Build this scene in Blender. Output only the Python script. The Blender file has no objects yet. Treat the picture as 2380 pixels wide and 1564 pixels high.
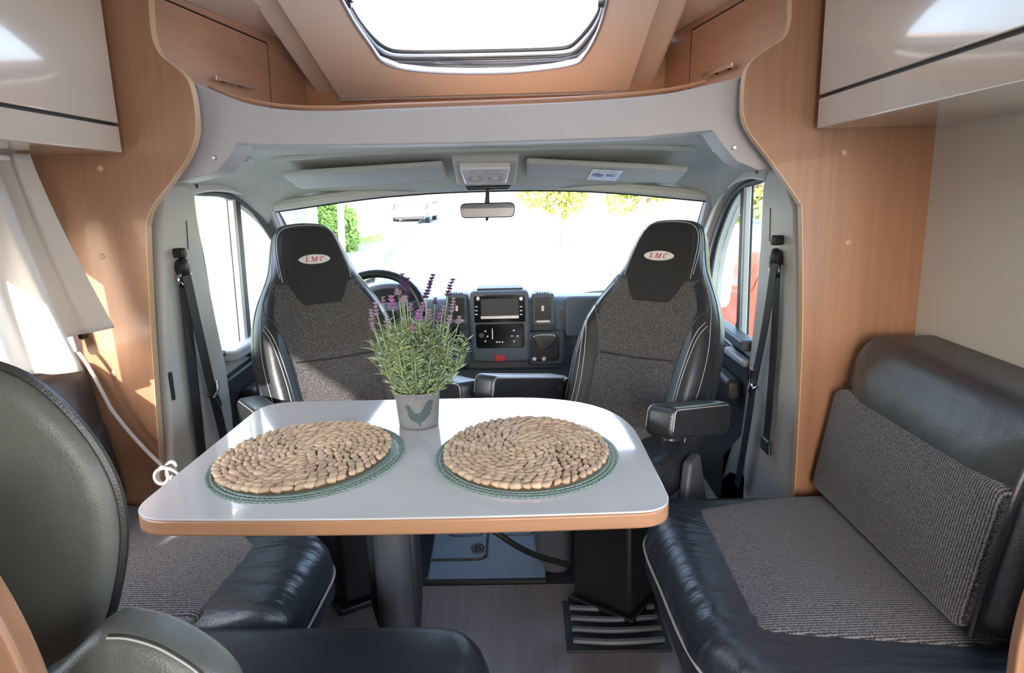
import bpy, bmesh, math, random
from mathutils import Vector as V, Matrix as M
random.seed(7)
sc = bpy.context.scene
col = sc.collection

# ------------------------------------------------------------------ camera
F, CX, CY = 1550.0, 1190.0, 782.0            # focal length and centre in pixels of a 2380x1564 frame
CAM = V((0, 0, 1.22))
_y = V((21, 327, -F)).normalized()           # the vehicle's long axis seen from the camera
_x = V((1, .021, (21 + .021 * 327) / F)).normalized()
_z = _x.cross(_y)
RT = M((_x, _y, _z))                         # camera -> world
cd = bpy.data.cameras.new('camera'); co = bpy.data.objects.new('camera', cd); col.objects.link(co)
cd.sensor_width = 36; cd.lens = 36 * F / 2380; cd.clip_start = .02; cd.clip_end = 400
co.matrix_world = M.Translation(CAM) @ RT.to_4x4()
sc.camera = co
def ray(px, py): return RT @ V((px - CX, CY - py, -F))
def PX(px, py, X): d = ray(px, py); return CAM + d * ((X - CAM.x) / d.x)
def PY(px, py, Y): d = ray(px, py); return CAM + d * ((Y - CAM.y) / d.y)
def PZ(px, py, Z): d = ray(px, py); return CAM + d * ((Z - CAM.z) / d.z)

# ------------------------------------------------------------------ world, sun, exposure
w = bpy.data.worlds.new('world'); sc.world = w; w.use_nodes = True
nt = w.node_tree; bg = nt.nodes['Background']
sky = nt.nodes.new('ShaderNodeTexSky'); sky.sky_type = 'NISHITA'; sky.sun_disc = False
sky.sun_elevation = math.radians(30); sky.sun_rotation = math.radians(203); sky.dust_density = 2.2; sky.air_density = 1.0
hs = nt.nodes.new('ShaderNodeHueSaturation'); hs.inputs['Saturation'].default_value = .8
nt.links.new(sky.outputs[0], hs.inputs['Color']); nt.links.new(hs.outputs[0], bg.inputs[0])
bg.inputs[1].default_value = .95
SUN = V((.42, 1.0, -.345)).normalized()
sl = bpy.data.lights.new('sun', 'SUN'); so = bpy.data.objects.new('sun', sl); col.objects.link(so)
sl.energy = 9.0; sl.angle = math.radians(.8); sl.color = (1, .93, .82)
so.rotation_euler = SUN.to_track_quat('-Z', 'Y').to_euler(); so.location = (-6, -9, 6)
vs = sc.view_settings
sc.display_settings.display_device = 'sRGB'
vs.view_transform = 'Standard'; vs.look = 'None'; vs.gamma = 1; vs.use_curve_mapping = False
vs.exposure = .85
sc.cycles.use_denoising = True
sc.cycles.max_bounces = 9; sc.cycles.diffuse_bounces = 5; sc.cycles.adaptive_threshold = .02; sc.cycles.glossy_bounces = 4
sc.cycles.transparent_max_bounces = 16; sc.cycles.sample_clamp_indirect = 6

# ------------------------------------------------------------------ materials
def srgb(r, g, b):
    f = lambda c: (c / 255 / 12.92) if c <= 10 else ((c / 255 + .055) / 1.055) ** 2.4
    return (f(r), f(g), f(b), 1)
MAT = {}
def mat(name, c, rough=.5, metal=0, spec=.5, coat=0, bump=0, bscale=200, detail=2, var=0, vscale=6, emit=None):
    m = bpy.data.materials.new(name); m.use_nodes = True; n = m.node_tree.nodes; L = m.node_tree.links
    b = n['Principled BSDF']; b.inputs['Base Color'].default_value = c
    b.inputs['Roughness'].default_value = rough; b.inputs['Metallic'].default_value = metal
    b.inputs['Specular IOR Level'].default_value = spec; b.inputs['Coat Weight'].default_value = coat
    b.inputs['Coat Roughness'].default_value = .04
    if bump or var:
        tc = n.new('ShaderNodeTexCoord')
    if bump:
        t = n.new('ShaderNodeTexNoise'); t.inputs['Scale'].default_value = bscale; t.inputs['Detail'].default_value = detail
        bp = n.new('ShaderNodeBump'); bp.inputs['Strength'].default_value = bump; bp.inputs['Distance'].default_value = .002
        L.new(tc.outputs['Object'], t.inputs['Vector']); L.new(t.outputs['Fac'], bp.inputs['Height']); L.new(bp.outputs[0], b.inputs['Normal'])
    if var:
        t = n.new('ShaderNodeTexNoise'); t.inputs['Scale'].default_value = vscale; t.inputs['Detail'].default_value = 3
        mx = n.new('ShaderNodeMix'); mx.data_type = 'RGBA'
        mx.inputs[6].default_value = tuple(x * (1 - var) for x in c[:3]) + (1,); mx.inputs[7].default_value = tuple(min(1, x * (1 + var)) for x in c[:3]) + (1,)
        L.new(tc.outputs['Object'], t.inputs['Vector']); L.new(t.outputs['Fac'], mx.inputs[0]); L.new(mx.outputs[2], b.inputs['Base Color'])
    if emit:
        b.inputs['Emission Color'].default_value = c; b.inputs['Emission Strength'].default_value = emit
    MAT[name] = m; return m
def wood(name, c1, c2, axis, rough=.35, scale=1.0, coat=.1):
    m = mat(name, c1, rough, coat=coat); n = m.node_tree.nodes; L = m.node_tree.links; b = n['Principled BSDF']
    tc = n.new('ShaderNodeTexCoord'); mp = n.new('ShaderNodeMapping')
    s = [60, 60, 60]; s[axis] = 1.6; mp.inputs['Scale'].default_value = [x * scale for x in s]
    t = n.new('ShaderNodeTexNoise'); t.inputs['Scale'].default_value = 1; t.inputs['Detail'].default_value = 5; t.inputs['Roughness'].default_value = .65
    mp2 = n.new('ShaderNodeMapping'); s2 = [9, 9, 9]; s2[axis] = .5; mp2.inputs['Scale'].default_value = [x * scale for x in s2]
    t2 = n.new('ShaderNodeTexNoise'); t2.inputs['Scale'].default_value = 1; t2.inputs['Detail'].default_value = 3
    ad = n.new('ShaderNodeMath'); ad.operation = 'MULTIPLY_ADD'; ad.inputs[1].default_value = .55
    ml = n.new('ShaderNodeMath'); ml.operation = 'MULTIPLY'; ml.inputs[1].default_value = .5
    rp = n.new('ShaderNodeValToRGB'); rp.color_ramp.elements[0].position = .33; rp.color_ramp.elements[0].color = c2
    rp.color_ramp.elements[1].position = .68; rp.color_ramp.elements[1].color = c1
    L.new(tc.outputs['Object'], mp.inputs[0]); L.new(mp.outputs[0], t.inputs['Vector'])
    L.new(tc.outputs['Object'], mp2.inputs[0]); L.new(mp2.outputs[0], t2.inputs['Vector'])
    L.new(t2.outputs['Fac'], ml.inputs[0]); L.new(t.outputs['Fac'], ad.inputs[0]); L.new(ml.outputs[0], ad.inputs[2])
    L.new(ad.outputs[0], rp.inputs[0]); L.new(rp.outputs[0], b.inputs['Base Color'])
    return m
def fabric(name, dark, light, scale, axis, rough=.9):
    """ribbed upholstery: fine stripes broken up by speckle"""
    m = mat(name, dark, rough, spec=.2); n = m.node_tree.nodes; L = m.node_tree.links; b = n['Principled BSDF']
    tc = n.new('ShaderNodeTexCoord'); wv = n.new('ShaderNodeTexWave'); wv.bands_direction = axis; wv.inputs['Scale'].default_value = scale
    wv.inputs['Distortion'].default_value = .6; wv.inputs['Detail'].default_value = 1; wv.inputs['Detail Scale'].default_value = 4
    t = n.new('ShaderNodeTexNoise'); t.inputs['Scale'].default_value = 330; t.inputs['Detail'].default_value = 2
    t3 = n.new('ShaderNodeTexNoise'); t3.inputs['Scale'].default_value = 7
    mw = n.new('ShaderNodeMath'); mw.operation = 'MULTIPLY'; mw.inputs[1].default_value = .28; mm = n.new('ShaderNodeMath'); mm.operation = 'MULTIPLY_ADD'; mm.inputs[1].default_value = .72
    rp = n.new('ShaderNodeValToRGB'); rp.color_ramp.elements[0].position = .36; rp.color_ramp.elements[0].color = dark
    rp.color_ramp.elements[1].position = .72; rp.color_ramp.elements[1].color = light
    L.new(tc.outputs['Object'], wv.inputs['Vector']); L.new(tc.outputs['Object'], t.inputs['Vector'])
    L.new(wv.outputs['Fac'], mw.inputs[0]); L.new(mw.outputs[0], mm.inputs[2]); L.new(t.outputs['Fac'], mm.inputs[0]); L.new(mm.outputs[0], rp.inputs[0]); L.new(rp.outputs[0], b.inputs['Base Color'])
    bp = n.new('ShaderNodeBump'); bp.inputs['Strength'].default_value = .5; bp.inputs['Distance'].default_value = .0015
    L.new(mm.outputs[0], bp.inputs['Height']); L.new(bp.outputs[0], b.inputs['Normal'])
    b.inputs['Sheen Weight'].default_value = .25; b.inputs['Sheen Roughness'].default_value = .5
    return m
def leather(name, c, rough=.38, wr=.35, wscale=14, axis=None):
    """fine grain plus broad soft creases"""
    m = mat(name, c, rough, spec=.8); n = m.node_tree.nodes; L = m.node_tree.links; b = n['Principled BSDF']
    tc = n.new('ShaderNodeTexCoord'); v = n.new('ShaderNodeTexVoronoi'); v.inputs['Scale'].default_value = 420
    mp = n.new('ShaderNodeMapping'); s = [1, 1, 1]
    if axis is not None: s[axis] = 4
    mp.inputs['Scale'].default_value = s
    t = n.new('ShaderNodeTexNoise'); t.inputs['Scale'].default_value = wscale; t.inputs['Detail'].default_value = 2
    b1 = n.new('ShaderNodeBump'); b1.inputs['Strength'].default_value = .25; b1.inputs['Distance'].default_value = .001
    b2 = n.new('ShaderNodeBump'); b2.inputs['Strength'].default_value = wr; b2.inputs['Distance'].default_value = .012
    L.new(tc.outputs['Object'], v.inputs['Vector']); L.new(tc.outputs['Object'], mp.inputs[0]); L.new(mp.outputs[0], t.inputs['Vector'])
    L.new(t.outputs['Fac'], b2.inputs['Height']); L.new(v.outputs['Distance'], b1.inputs['Height'])
    L.new(b2.outputs[0], b1.inputs['Normal']); L.new(b1.outputs[0], b.inputs['Normal'])
    return m
def glass(name, tint=(1, 1, 1, 1), refl=.03):
    m = bpy.data.materials.new(name); m.use_nodes = True; n = m.node_tree.nodes; L = m.node_tree.links
    n.remove(n['Principled BSDF']); o = n['Material Output']
    t = n.new('ShaderNodeBsdfTransparent'); t.inputs[0].default_value = tint
    g = n.new('ShaderNodeBsdfGlossy'); g.inputs['Roughness'].default_value = .01
    f0 = n.new('ShaderNodeLayerWeight'); f0.inputs[0].default_value = .5
    f1 = n.new('ShaderNodeMath'); f1.operation = 'POWER'; f1.inputs[1].default_value = 4; L.new(f0.outputs['Facing'], f1.inputs[0])
    f = n.new('ShaderNodeMath'); f.operation = 'MULTIPLY_ADD'; f.inputs[1].default_value = .5; f.inputs[2].default_value = refl; L.new(f1.outputs[0], f.inputs[0])
    mx = n.new('ShaderNodeMixShader'); L.new(f.outputs[0], mx.inputs[0]); L.new(t.outputs[0], mx.inputs[1]); L.new(g.outputs[0], mx.inputs[2])
    L.new(mx.outputs[0], o.inputs[0]); MAT[name] = m; return m
def cloth(name, c, trans=.45):
    m = bpy.data.materials.new(name); m.use_nodes = True; n = m.node_tree.nodes; L = m.node_tree.links
    n.remove(n['Principled BSDF']); o = n['Material Output']
    d = n.new('ShaderNodeBsdfDiffuse'); d.inputs[0].default_value = c; t = n.new('ShaderNodeBsdfTranslucent'); t.inputs[0].default_value = c
    mx = n.new('ShaderNodeMixShader'); mx.inputs[0].default_value = trans
    L.new(d.outputs[0], mx.inputs[1]); L.new(t.outputs[0], mx.inputs[2]); L.new(mx.outputs[0], o.inputs[0]); MAT[name] = m; return m

wood('wood_v', (.345, .182, .108, 1), (.235, .116, .068, 1), 2)
wood('wood_y', (.55, .35, .25, 1), (.43, .26, .18, 1), 1)  # locker wood, paled to put the stronger light up there into the colour
wood('wood_x', (.46, .245, .135, 1), (.34, .17, .09, 1), 0)
wood('wood_edge', (.62, .42, .26, 1), (.5, .33, .2, 1), 2)
wood('floor_wood', (.20, .165, .155, 1), (.11, .09, .085, 1), 1, rough=.33, scale=.7)
mat('cream_gloss', (.52, .445, .37, 1), .12, coat=.6, bump=.03, bscale=9)
mat('table_white', (.62, .61, .61, 1), .10, coat=.8)
mat('ceiling_white', (.76, .70, .635, 1), .7)  # base raised to stand in for extra light in the upper zone
mat('wall_beige', (.50, .45, .39, 1), .8, bump=.15, bscale=500)
mat('plastic_grey', (.375, .375, .40, 1), .5, bump=.12, bscale=900)
mat('plastic_liner', (.42, .425, .40, 1), .75, bump=.15, bscale=700)
mat('plastic_warm', (.50, .49, .465, 1), .45)
mat('visor', (.40, .415, .41, 1), .8)
mat('seam_dark', (.02, .018, .018, 1), .7)
mat('black_plastic', (.012, .012, .014, 1), .4)
mat('black_gloss', (.006, .006, .008, 1), .12)
mat('rubber', (.01, .01, .011, 1), .6)
mat('dash', (.075, .095, .125, 1), .5, bump=.2, bscale=600)
mat('dash_dark', (.02, .022, .028, 1), .5)
mat('dash_mid', (.045, .052, .065, 1), .45)
mat('floor_cover', (.11, .15, .21, 1), .5, bump=.1, bscale=300)
mat('chrome', (.75, .77, .8, 1), .15, metal=1)
mat('steel', (.6, .61, .64, 1), .3, metal=1)
mat('white_paint', (.8, .8, .8, 1), .3)
mat('white_print', (.75, .76, .78, 1), .5)
mat('hazard_red', (.55, .03, .04, 1), .4)
mat('buckle_red', (.6, .02, .02, 1), .4)
mat('logo_red', (.45, .02, .03, 1), .5)
mat('badge', (.72, .70, .71, 1), .35, coat=.4)
mat('badge_rim', (.35, .37, .4, 1), .3, metal=1)
mat('stitch', (.55, .53, .5, 1), .8)
mat('alcantara', (.022, .022, .024, 1), .95, bump=.3, bscale=700, var=.25, vscale=60)
mat('webbing', (.012, .011, .014, 1), .6, bump=.3, bscale=800)
leather('leather', (.022, .025, .031, 1), .36, .25, 10)
leather('leather_seat', (.020, .023, .028, 1), .36, .12, 9)
leather('leather_wrinkle', (.024, .032, .044, 1), .36, .7, 7, 1)  # black bench leather; the bluer base stands in for sky reflected on it
leather('leather_lit', (.095, .102, .092, 1), .45, .45, 11)  # same black leather; the paler, greener base stands in for daylight on it
leather('piping', (.02, .02, .024, 1), .4, .1)
fabric('fabric_v', (.012, .012, .016, 1), (.19, .18, .18, 1), 70, 'X')
fabric('fabric_y', (.012, .012, .016, 1), (.21, .195, .205, 1), 52, 'Y')
mat('straw', (.60, .43, .28, 1), .65, var=.3, vscale=45, bump=.3, bscale=150)
mat('straw_shade', (.13, .08, .045, 1), .9)
mat('lace', (.24, .335, .29, 1), .5)
mat('pot', (.20, .20, .205, 1), .7, var=.25, vscale=30, bump=.25, bscale=120)
mat('rooster', (.065, .09, .098, 1), .7, var=.35, vscale=40)
mat('soil', (.02, .014, .01, 1), .95)
mat('leaf', (.34, .45, .17, 1), .6, var=.35, vscale=40)
mat('leaf_grey', (.44, .54, .40, 1), .6, var=.3, vscale=40)
mat('stem', (.33, .42, .22, 1), .6)
mat('lav_dark', (.085, .03, .12, 1), .8, var=.5, vscale=200)
mat('lav_pale', (.34, .24, .33, 1), .8, var=.4, vscale=150)
mat('lav_pink', (.36, .16, .36, 1), .8, var=.4, vscale=150)
mat('cable_white', (.38, .355, .365, 1), .5)
mat('cable_black', (.01, .01, .011, 1), .4)
cloth('curtain', (.78, .76, .74, 1), .5)
glass('glass'); glass('glass_side', (.93, .98, .95, 1))
mat('mirror', (.8, .8, .8, 1), .02, metal=1)
mat('lamp_lens', (.62, .62, .66, 1), .25)
mat('sticker', (.50, .58, .72, 1), .5); mat('sticker_white', (.72, .76, .82, 1), .5); mat('sticker_ink', (.18, .14, .32, 1), .5)
mat('road', (.37, .40, .41, 1), .85, var=.05, vscale=1.5)
mat('pavement', (.34, .37, .37, 1), .9, var=.06, vscale=2)
mat('grass', (.28, .40, .13, 1), .95, var=.35, vscale=9)
mat('kerb', (.5, .5, .48, 1), .9)
mat('fence', (.38, .36, .33, 1), .85)
mat('fence_post', (.52, .42, .34, 1), .85)
mat('hedge', (.22, .36, .07, 1), .8, var=.4, vscale=3)
mat('tree_leaf', (.42, .46, .10, 1), .7, var=.4, vscale=2)
mat('bark', (.2, .15, .1, 1), .9)
mat('car_paint', (.085, .11, .16, 1), .25, coat=.5); mat('car_glass', (.03, .045, .07, 1), .1); mat('car_light', (.5, .05, .05, 1), .3)
mat('house', (.36, .36, .35, 1), .9); mat('roof', (.42, .25, .18, 1), .8)
mat('pole', (.42, .47, .50, 1), .4, metal=.6)
mat('red_cover', (.62, .10, .06, 1), .85, bump=.8, bscale=60, var=.2, vscale=40)
mat('stone', (.5, .5, .48, 1), .9, var=.2, vscale=5)
mat('body_white', (.75, .75, .75, 1), .35)
mat('hatch_frame', (.20, .215, .25, 1), .5)
mat('tub', (.07, .075, .085, 1), .5)

# ------------------------------------------------------------------ mesh helpers
class MB:
    def __init__(s): s.v = []; s.f = []
    def add(s, vs, fs):
        o = len(s.v); s.v += [V(p) for p in vs]; s.f += [tuple(i + o for i in f) for f in fs]; return s
    def box(s, c, size, rot=None):
        c = V(c); hx, hy, hz = [a / 2 for a in size]
        p = [V((x, y, z)) for x in (-hx, hx) for y in (-hy, hy) for z in (-hz, hz)]
        if rot is not None: p = [rot @ q for q in p]
        return s.add([c + q for q in p], [(0, 1, 3, 2), (4, 6, 7, 5), (0, 4, 5, 1), (2, 3, 7, 6), (0, 2, 6, 4), (1, 5, 7, 3)])
    def bb(s, x0, x1, y0, y1, z0, z1): return s.box(((x0 + x1) / 2, (y0 + y1) / 2, (z0 + z1) / 2), (abs(x1 - x0), abs(y1 - y0), abs(z1 - z0)))
    def tube(s, path, r, n=8, closed=False, flat=None):
        path = [V(p) for p in path]; k = len(path); vs = []; up = V((0, 0, 1)); prev = None
        for i, p in enumerate(path):
            a = path[(i - 1) % k] if (closed or i > 0) else p; b = path[(i + 1) % k] if (closed or i < k - 1) else p
            t = (b - a).normalized() if (b - a).length > 1e-9 else V((0, 0, 1))
            if prev is None:
                u = t.cross(up)
                if u.length < .05: u = t.cross(V((1, 0, 0)))
                u.normalize()
            else:
                u = (prev - t * prev.dot(t)); u = u.normalized() if u.length > 1e-6 else t.orthogonal().normalized()
            prev = u; q = t.cross(u); rr = r[i] if isinstance(r, (list, tuple)) else r
            for j in range(n):
                an = 2 * math.pi * j / n; vs.append(p + u * (rr * math.cos(an)) + q * (rr * math.sin(an)))
        fs = []
        for i in range(k if closed else k - 1):
            for j in range(n):
                a = i * n + j; b = i * n + (j + 1) % n; c = ((i + 1) % k) * n + (j + 1) % n; d = ((i + 1) % k) * n + j
                fs.append((a, b, c, d))
        if not closed: fs += [tuple(range(n - 1, -1, -1)), tuple((k - 1) * n + j for j in range(n))]
        return s.add(vs, fs)
    def strip(s, path, side, wdt, th):
        """flat band along a path: side vectors across, thickness th"""
        vs = []; k = len(path)
        for i, p in enumerate(path):
            p = V(p); a = V(path[max(i - 1, 0)]); b = V(path[min(i + 1, k - 1)]); t = (b - a).normalized()
            u = V(side[i] if isinstance(side, list) else side).normalized(); nn = t.cross(u).normalized()
            ww = wdt[i] if isinstance(wdt, (list, tuple)) else wdt
            for (e, f) in ((-1, -1), (1, -1), (1, 1), (-1, 1)): vs.append(p + u * (e * ww / 2) + nn * (f * th / 2))
        fs = []
        for i in range(k - 1):
            for j in range(4): a = i * 4 + j; b = i * 4 + (j + 1) % 4; fs.append((a, b, b + 4, a + 4))
        fs += [(3, 2, 1, 0), tuple((k - 1) * 4 + j for j in range(4))]
        return s.add(vs, fs)
    def lathe(s, prof, n=32, c=(0, 0, 0), ax=None):
        c = V(c); vs = []; fs = []; k = len(prof)
        R = V((0, 0, 1)).rotation_difference(V(ax)).to_matrix() if ax is not None else M.Identity(3)
        for (r, z) in prof:
            for j in range(n): an = 2 * math.pi * j / n; vs.append(c + R @ V((r * math.cos(an), r * math.sin(an), z)))
        for i in range(k - 1):
            for j in range(n): a = i * n + j; b = i * n + (j + 1) % n; fs.append((a, b, b + n, a + n))
        if prof[0][0] > 1e-6: fs.append(tuple(range(n - 1, -1, -1)))
        if prof[-1][0] > 1e-6: fs.append(tuple((k - 1) * n + j for j in range(n)))
        return s.add(vs, fs)
    def prism(s, pts, ext):
        """polygon of 3D points extruded by vector ext"""
        pts = [V(p) for p in pts]; ext = V(ext); k = len(pts); vs = pts + [p + ext for p in pts]
        fs = [tuple(range(k - 1, -1, -1)), tuple(range(k, 2 * k))] + [(i, (i + 1) % k, (i + 1) % k + k, i + k) for i in range(k)]
        return s.add(vs, fs)
    def xf(s, mtx): s.v = [mtx @ p for p in s.v]; return s
    def build(s, name, m, parent=None, smooth=True, bevel=0, seg=3, sub=0, ang=40):
        me = bpy.data.meshes.new(name); me.from_pydata([tuple(p) for p in s.v], [], s.f)
        bm = bmesh.new(); bm.from_mesh(me); bmesh.ops.remove_doubles(bm, verts=bm.verts, dist=1e-6); bmesh.ops.recalc_face_normals(bm, faces=bm.faces); bm.to_mesh(me); bm.free()
        o = bpy.data.objects.new(name, me); col.objects.link(o); me.materials.append(MAT[m])
        if parent is not None: o.parent = parent
        if bevel:
            b = o.modifiers.new('bevel', 'BEVEL'); b.width = bevel; b.segments = seg; b.limit_method = 'ANGLE'; b.angle_limit = math.radians(35)
        if sub:
            q = o.modifiers.new('sub', 'SUBSURF'); q.levels = sub; q.render_levels = sub
        if smooth:
            me.polygons.foreach_set('use_smooth', [True] * len(me.polygons))
            if ang: me.set_sharp_from_angle(angle=math.radians(ang))
        return o
def tag(o, label=None, cat=None, group=None, kind=None):
    if label: o['label'] = label
    if cat: o['category'] = cat
    if group: o['group'] = group
    if kind: o['kind'] = kind
    return o
def thing(name, label, cat, loc=(0, 0, 0), rz=0, group=None):
    o = bpy.data.objects.new(name, None); col.objects.link(o); o.location = loc; o.rotation_euler = (0, 0, rz); o.empty_display_size = .05
    return tag(o, label, cat, group)
def struct(o, label=None): return tag(o, label, None, None, 'structure')
def keep(child, parent):
    """parent an object built in world coordinates to an Empty that stands elsewhere"""
    child.parent = parent; child.matrix_parent_inverse = (M.Translation(parent.location) @ parent.rotation_euler.to_matrix().to_4x4()).inverted(); return child
def rpoly(pts, rad, n=6):
    """2D polygon with rounded corners"""
    out = []; k = len(pts)
    for i in range(k):
        p = V(pts[i]); a = V(pts[i - 1]); b = V(pts[(i + 1) % k]); r = rad[i] if isinstance(rad, (list, tuple)) else rad
        da = (a - p); db = (b - p); la, lb = da.length, db.length; da.normalize(); db.normalize()
        if r <= 1e-6: out.append(p.copy()); continue
        co_ = max(-1, min(1, da.dot(db))); th = math.acos(co_); d = min(r / math.tan(th / 2), la * .49, lb * .49)
        p0 = p + da * d; p1 = p + db * d
        for j in range(n + 1):
            t = j / n; out.append(p0 * (1 - t) ** 2 + p * (2 * t * (1 - t)) + p1 * t ** 2)
    return out
def resample(pts, step, closed=True):
    pts = [V(p) for p in pts]; out = []; k = len(pts)
    for i in range(k if closed else k - 1):
        a = pts[i]; b = pts[(i + 1) % k]; m = max(1, int(round((b - a).length / step)))
        for j in range(m): out.append(a.lerp(b, j / m))
    if not closed: out.append(pts[-1].copy())
    return out
def smoothpath(pts, n=6, closed=False):
    """Catmull-Rom through points"""
    pts = [V(p) for p in pts]; k = len(pts); out = []
    for i in range(k if closed else k - 1):
        p0 = pts[i - 1] if (closed or i > 0) else pts[i]; p1 = pts[i]; p2 = pts[(i + 1) % k]; p3 = pts[(i + 2) % k] if (closed or i + 2 < k) else p2
        for j in range(n):
            t = j / n; out.append(.5 * ((2 * p1) + (p2 - p0) * t + (2 * p0 - 5 * p1 + 4 * p2 - p3) * t * t + (3 * p1 - p0 - 3 * p2 + p3) * t ** 3))
    if not closed: out.append(pts[-1].copy())
    return out
def inset(pts, d):
    k = len(pts); area = sum(pts[i].x * pts[(i + 1) % k].y - pts[(i + 1) % k].x * pts[i].y for i in range(k)); sg = 1 if area > 0 else -1; out = []
    for i in range(k):
        a = pts[i] - pts[i - 1]; b = pts[(i + 1) % k] - pts[i]
        if a.length < 1e-9: a = b
        if b.length < 1e-9: b = a
        na = V((-a.y, a.x)).normalized(); nb = V((-b.y, b.x)).normalized(); nn = na + nb
        nn = nn.normalized() if nn.length > 1e-6 else na; c = max(.5, nn.dot(na)); out.append(pts[i] + nn * (sg * d / c))
    return out
def puff(mb, outline, fr, depth, r, bulge=0, back_r=None, rings=6, warp=None, step=.02):
    """upholstered pad: 2D outline in frame fr=(O,U,V,N), depth along N, rounded rim r, domed front"""
    O, U, W, N = [V(a) for a in fr]; o2 = resample([V(p) for p in outline], step); k = len(o2)
    br = r if back_r is None else back_r; loops = []
    for j in range(5): an = math.pi / 2 * j / 4; loops.append((inset(o2, br * (1 - math.sin(an))), br * (1 - math.cos(an))))
    for j in range(5): an = math.pi / 2 * j / 4; loops.append((inset(o2, r * (1 - math.cos(an))), depth - r + r * math.sin(an)))
    inn = loops[-1][0]; c = V((sum(p.x for p in inn) / k, sum(p.y for p in inn) / k))
    for j in range(1, rings):
        t = j / rings; loops.append(([p.lerp(c, t) for p in inn], None))
    def dome(q):                                # height grows away from the rim and levels off
        return depth + bulge * (1 - (1 - min(1, min((q - p).length for p in inn) / .11)) ** 2) if bulge else depth
    vs = []
    for lp, h in loops: vs += [O + U * p.x + W * p.y + N * (dome(p) if h is None else h) for p in lp]
    vs.append(O + U * c.x + W * c.y + N * dome(c))
    fs = []
    for i in range(len(loops) - 1):
        for j in range(k): a = i * k + j; b = i * k + (j + 1) % k; fs.append((a, b, b + k, a + k))
    last = (len(loops) - 1) * k; ci = len(vs) - 1
    fs += [(last + j, last + (j + 1) % k, ci) for j in range(k)]; fs.append(tuple(range(k - 1, -1, -1)))
    if warp: vs = [V(warp(p)) for p in vs]
    return mb.add(vs, fs)
def holed(mb, outer, holes, th):
    """flat plate with holes: outer and holes are lists of coplanar 3D points; th is a thickness vector"""
    bm = bmesh.new(); es = []; allp = []
    for lp in [outer] + holes:
        vv = [bm.verts.new(V(p)) for p in lp]
        for i in range(len(vv)): es.append(bm.edges.new((vv[i], vv[(i + 1) % len(vv)])))
    bmesh.ops.triangle_fill(bm, edges=es, use_beauty=True, use_dissolve=False)
    bm.verts.index_update(); base = [v.co.copy() for v in bm.verts]; tri = [tuple(v.index for v in f.verts) for f in bm.faces]; bm.free()
    th = V(th); k = len(base); fs = [t for t in tri] + [tuple(i + k for i in reversed(t)) for t in tri]; o = 0
    for lp in [outer] + holes:
        m = len(lp); fs += [(o + i, o + (i + 1) % m, o + (i + 1) % m + k, o + i + k) for i in range(m)]; o += m
    return mb.add(base + [p + th for p in base], fs)
def copy_tree(o, parent=None):
    c = o.copy(); col.objects.link(c); c.parent = parent
    for ch in [x for x in bpy.data.objects if x.parent == o]: copy_tree(ch, c)
    return c
# ================================================================== SETTING
XL, XR, XC, YP = -1.18, .95, -.115, 1.60
EX = V((1, 0, 0)); EY = V((0, 1, 0)); EZ = V((0, 0, 1))

# floor
struct(MB().bb(XL, XR, -2.0, 1.93, -.04, 0).build('floor', 'floor_wood', smooth=False))
struct(MB().bb(-.97, .74, 1.93, 3.0, -.04, -.002).build('floor_cab', 'rubber', smooth=False))

# side walls of the living area, each with a window opening
def side_wall(name, x, th, win, mt):
    y0, y1, z0, z1 = win
    outer = [(x, -2.0, 0), (x, 1.66, 0), (x, 1.66, 1.98), (x, -2.0, 1.98)]
    h = [(x, p.x, p.y) for p in rpoly([(y0, z0), (y1, z0), (y1, z1), (y0, z1)], .06, 5)]
    o = struct(holed(MB(), outer, [h], (th, 0, 0)).build(name, mt, smooth=False)); return h
WL = (.30, 1.40, .78, 1.19); WR = (-1.85, 1.12, .74, 1.33)
hl = side_wall('wall_left', XL, -.035, WL, 'wall_beige')
hr = side_wall('wall_right', XR, .035, WR, 'wall_beige')
def house_window(name, loop, dx):
    e = thing(name, None, None); struct(e)
    MB().tube([V(p) + V((dx * .4, 0, 0)) for p in loop], .014, 6, True).build('window_frame', 'plastic_grey', e)
    vs = [V(p) + V((dx * .7, 0, 0)) for p in loop]
    MB().prism(vs, (dx * .12, 0, 0)).build('pane', 'glass', e, smooth=False)
house_window('window_1', hl, -.035); house_window('window_2', hr, .035)

# added rear wall behind the camera; its opening is sized to light the interior
struct(holed(MB(), [(XL, -2.0, 0), (XR, -2.0, 0), (XR, -2.0, 1.99), (XL, -2.0, 1.99)], [[(-.12, -2.0, .35), (.88, -2.0, .35), (.88, -2.0, 1.88), (-.12, -2.0, 1.88)]], (0, -.03, 0)).build('wall_rear', 'wall_beige', smooth=False))
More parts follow.
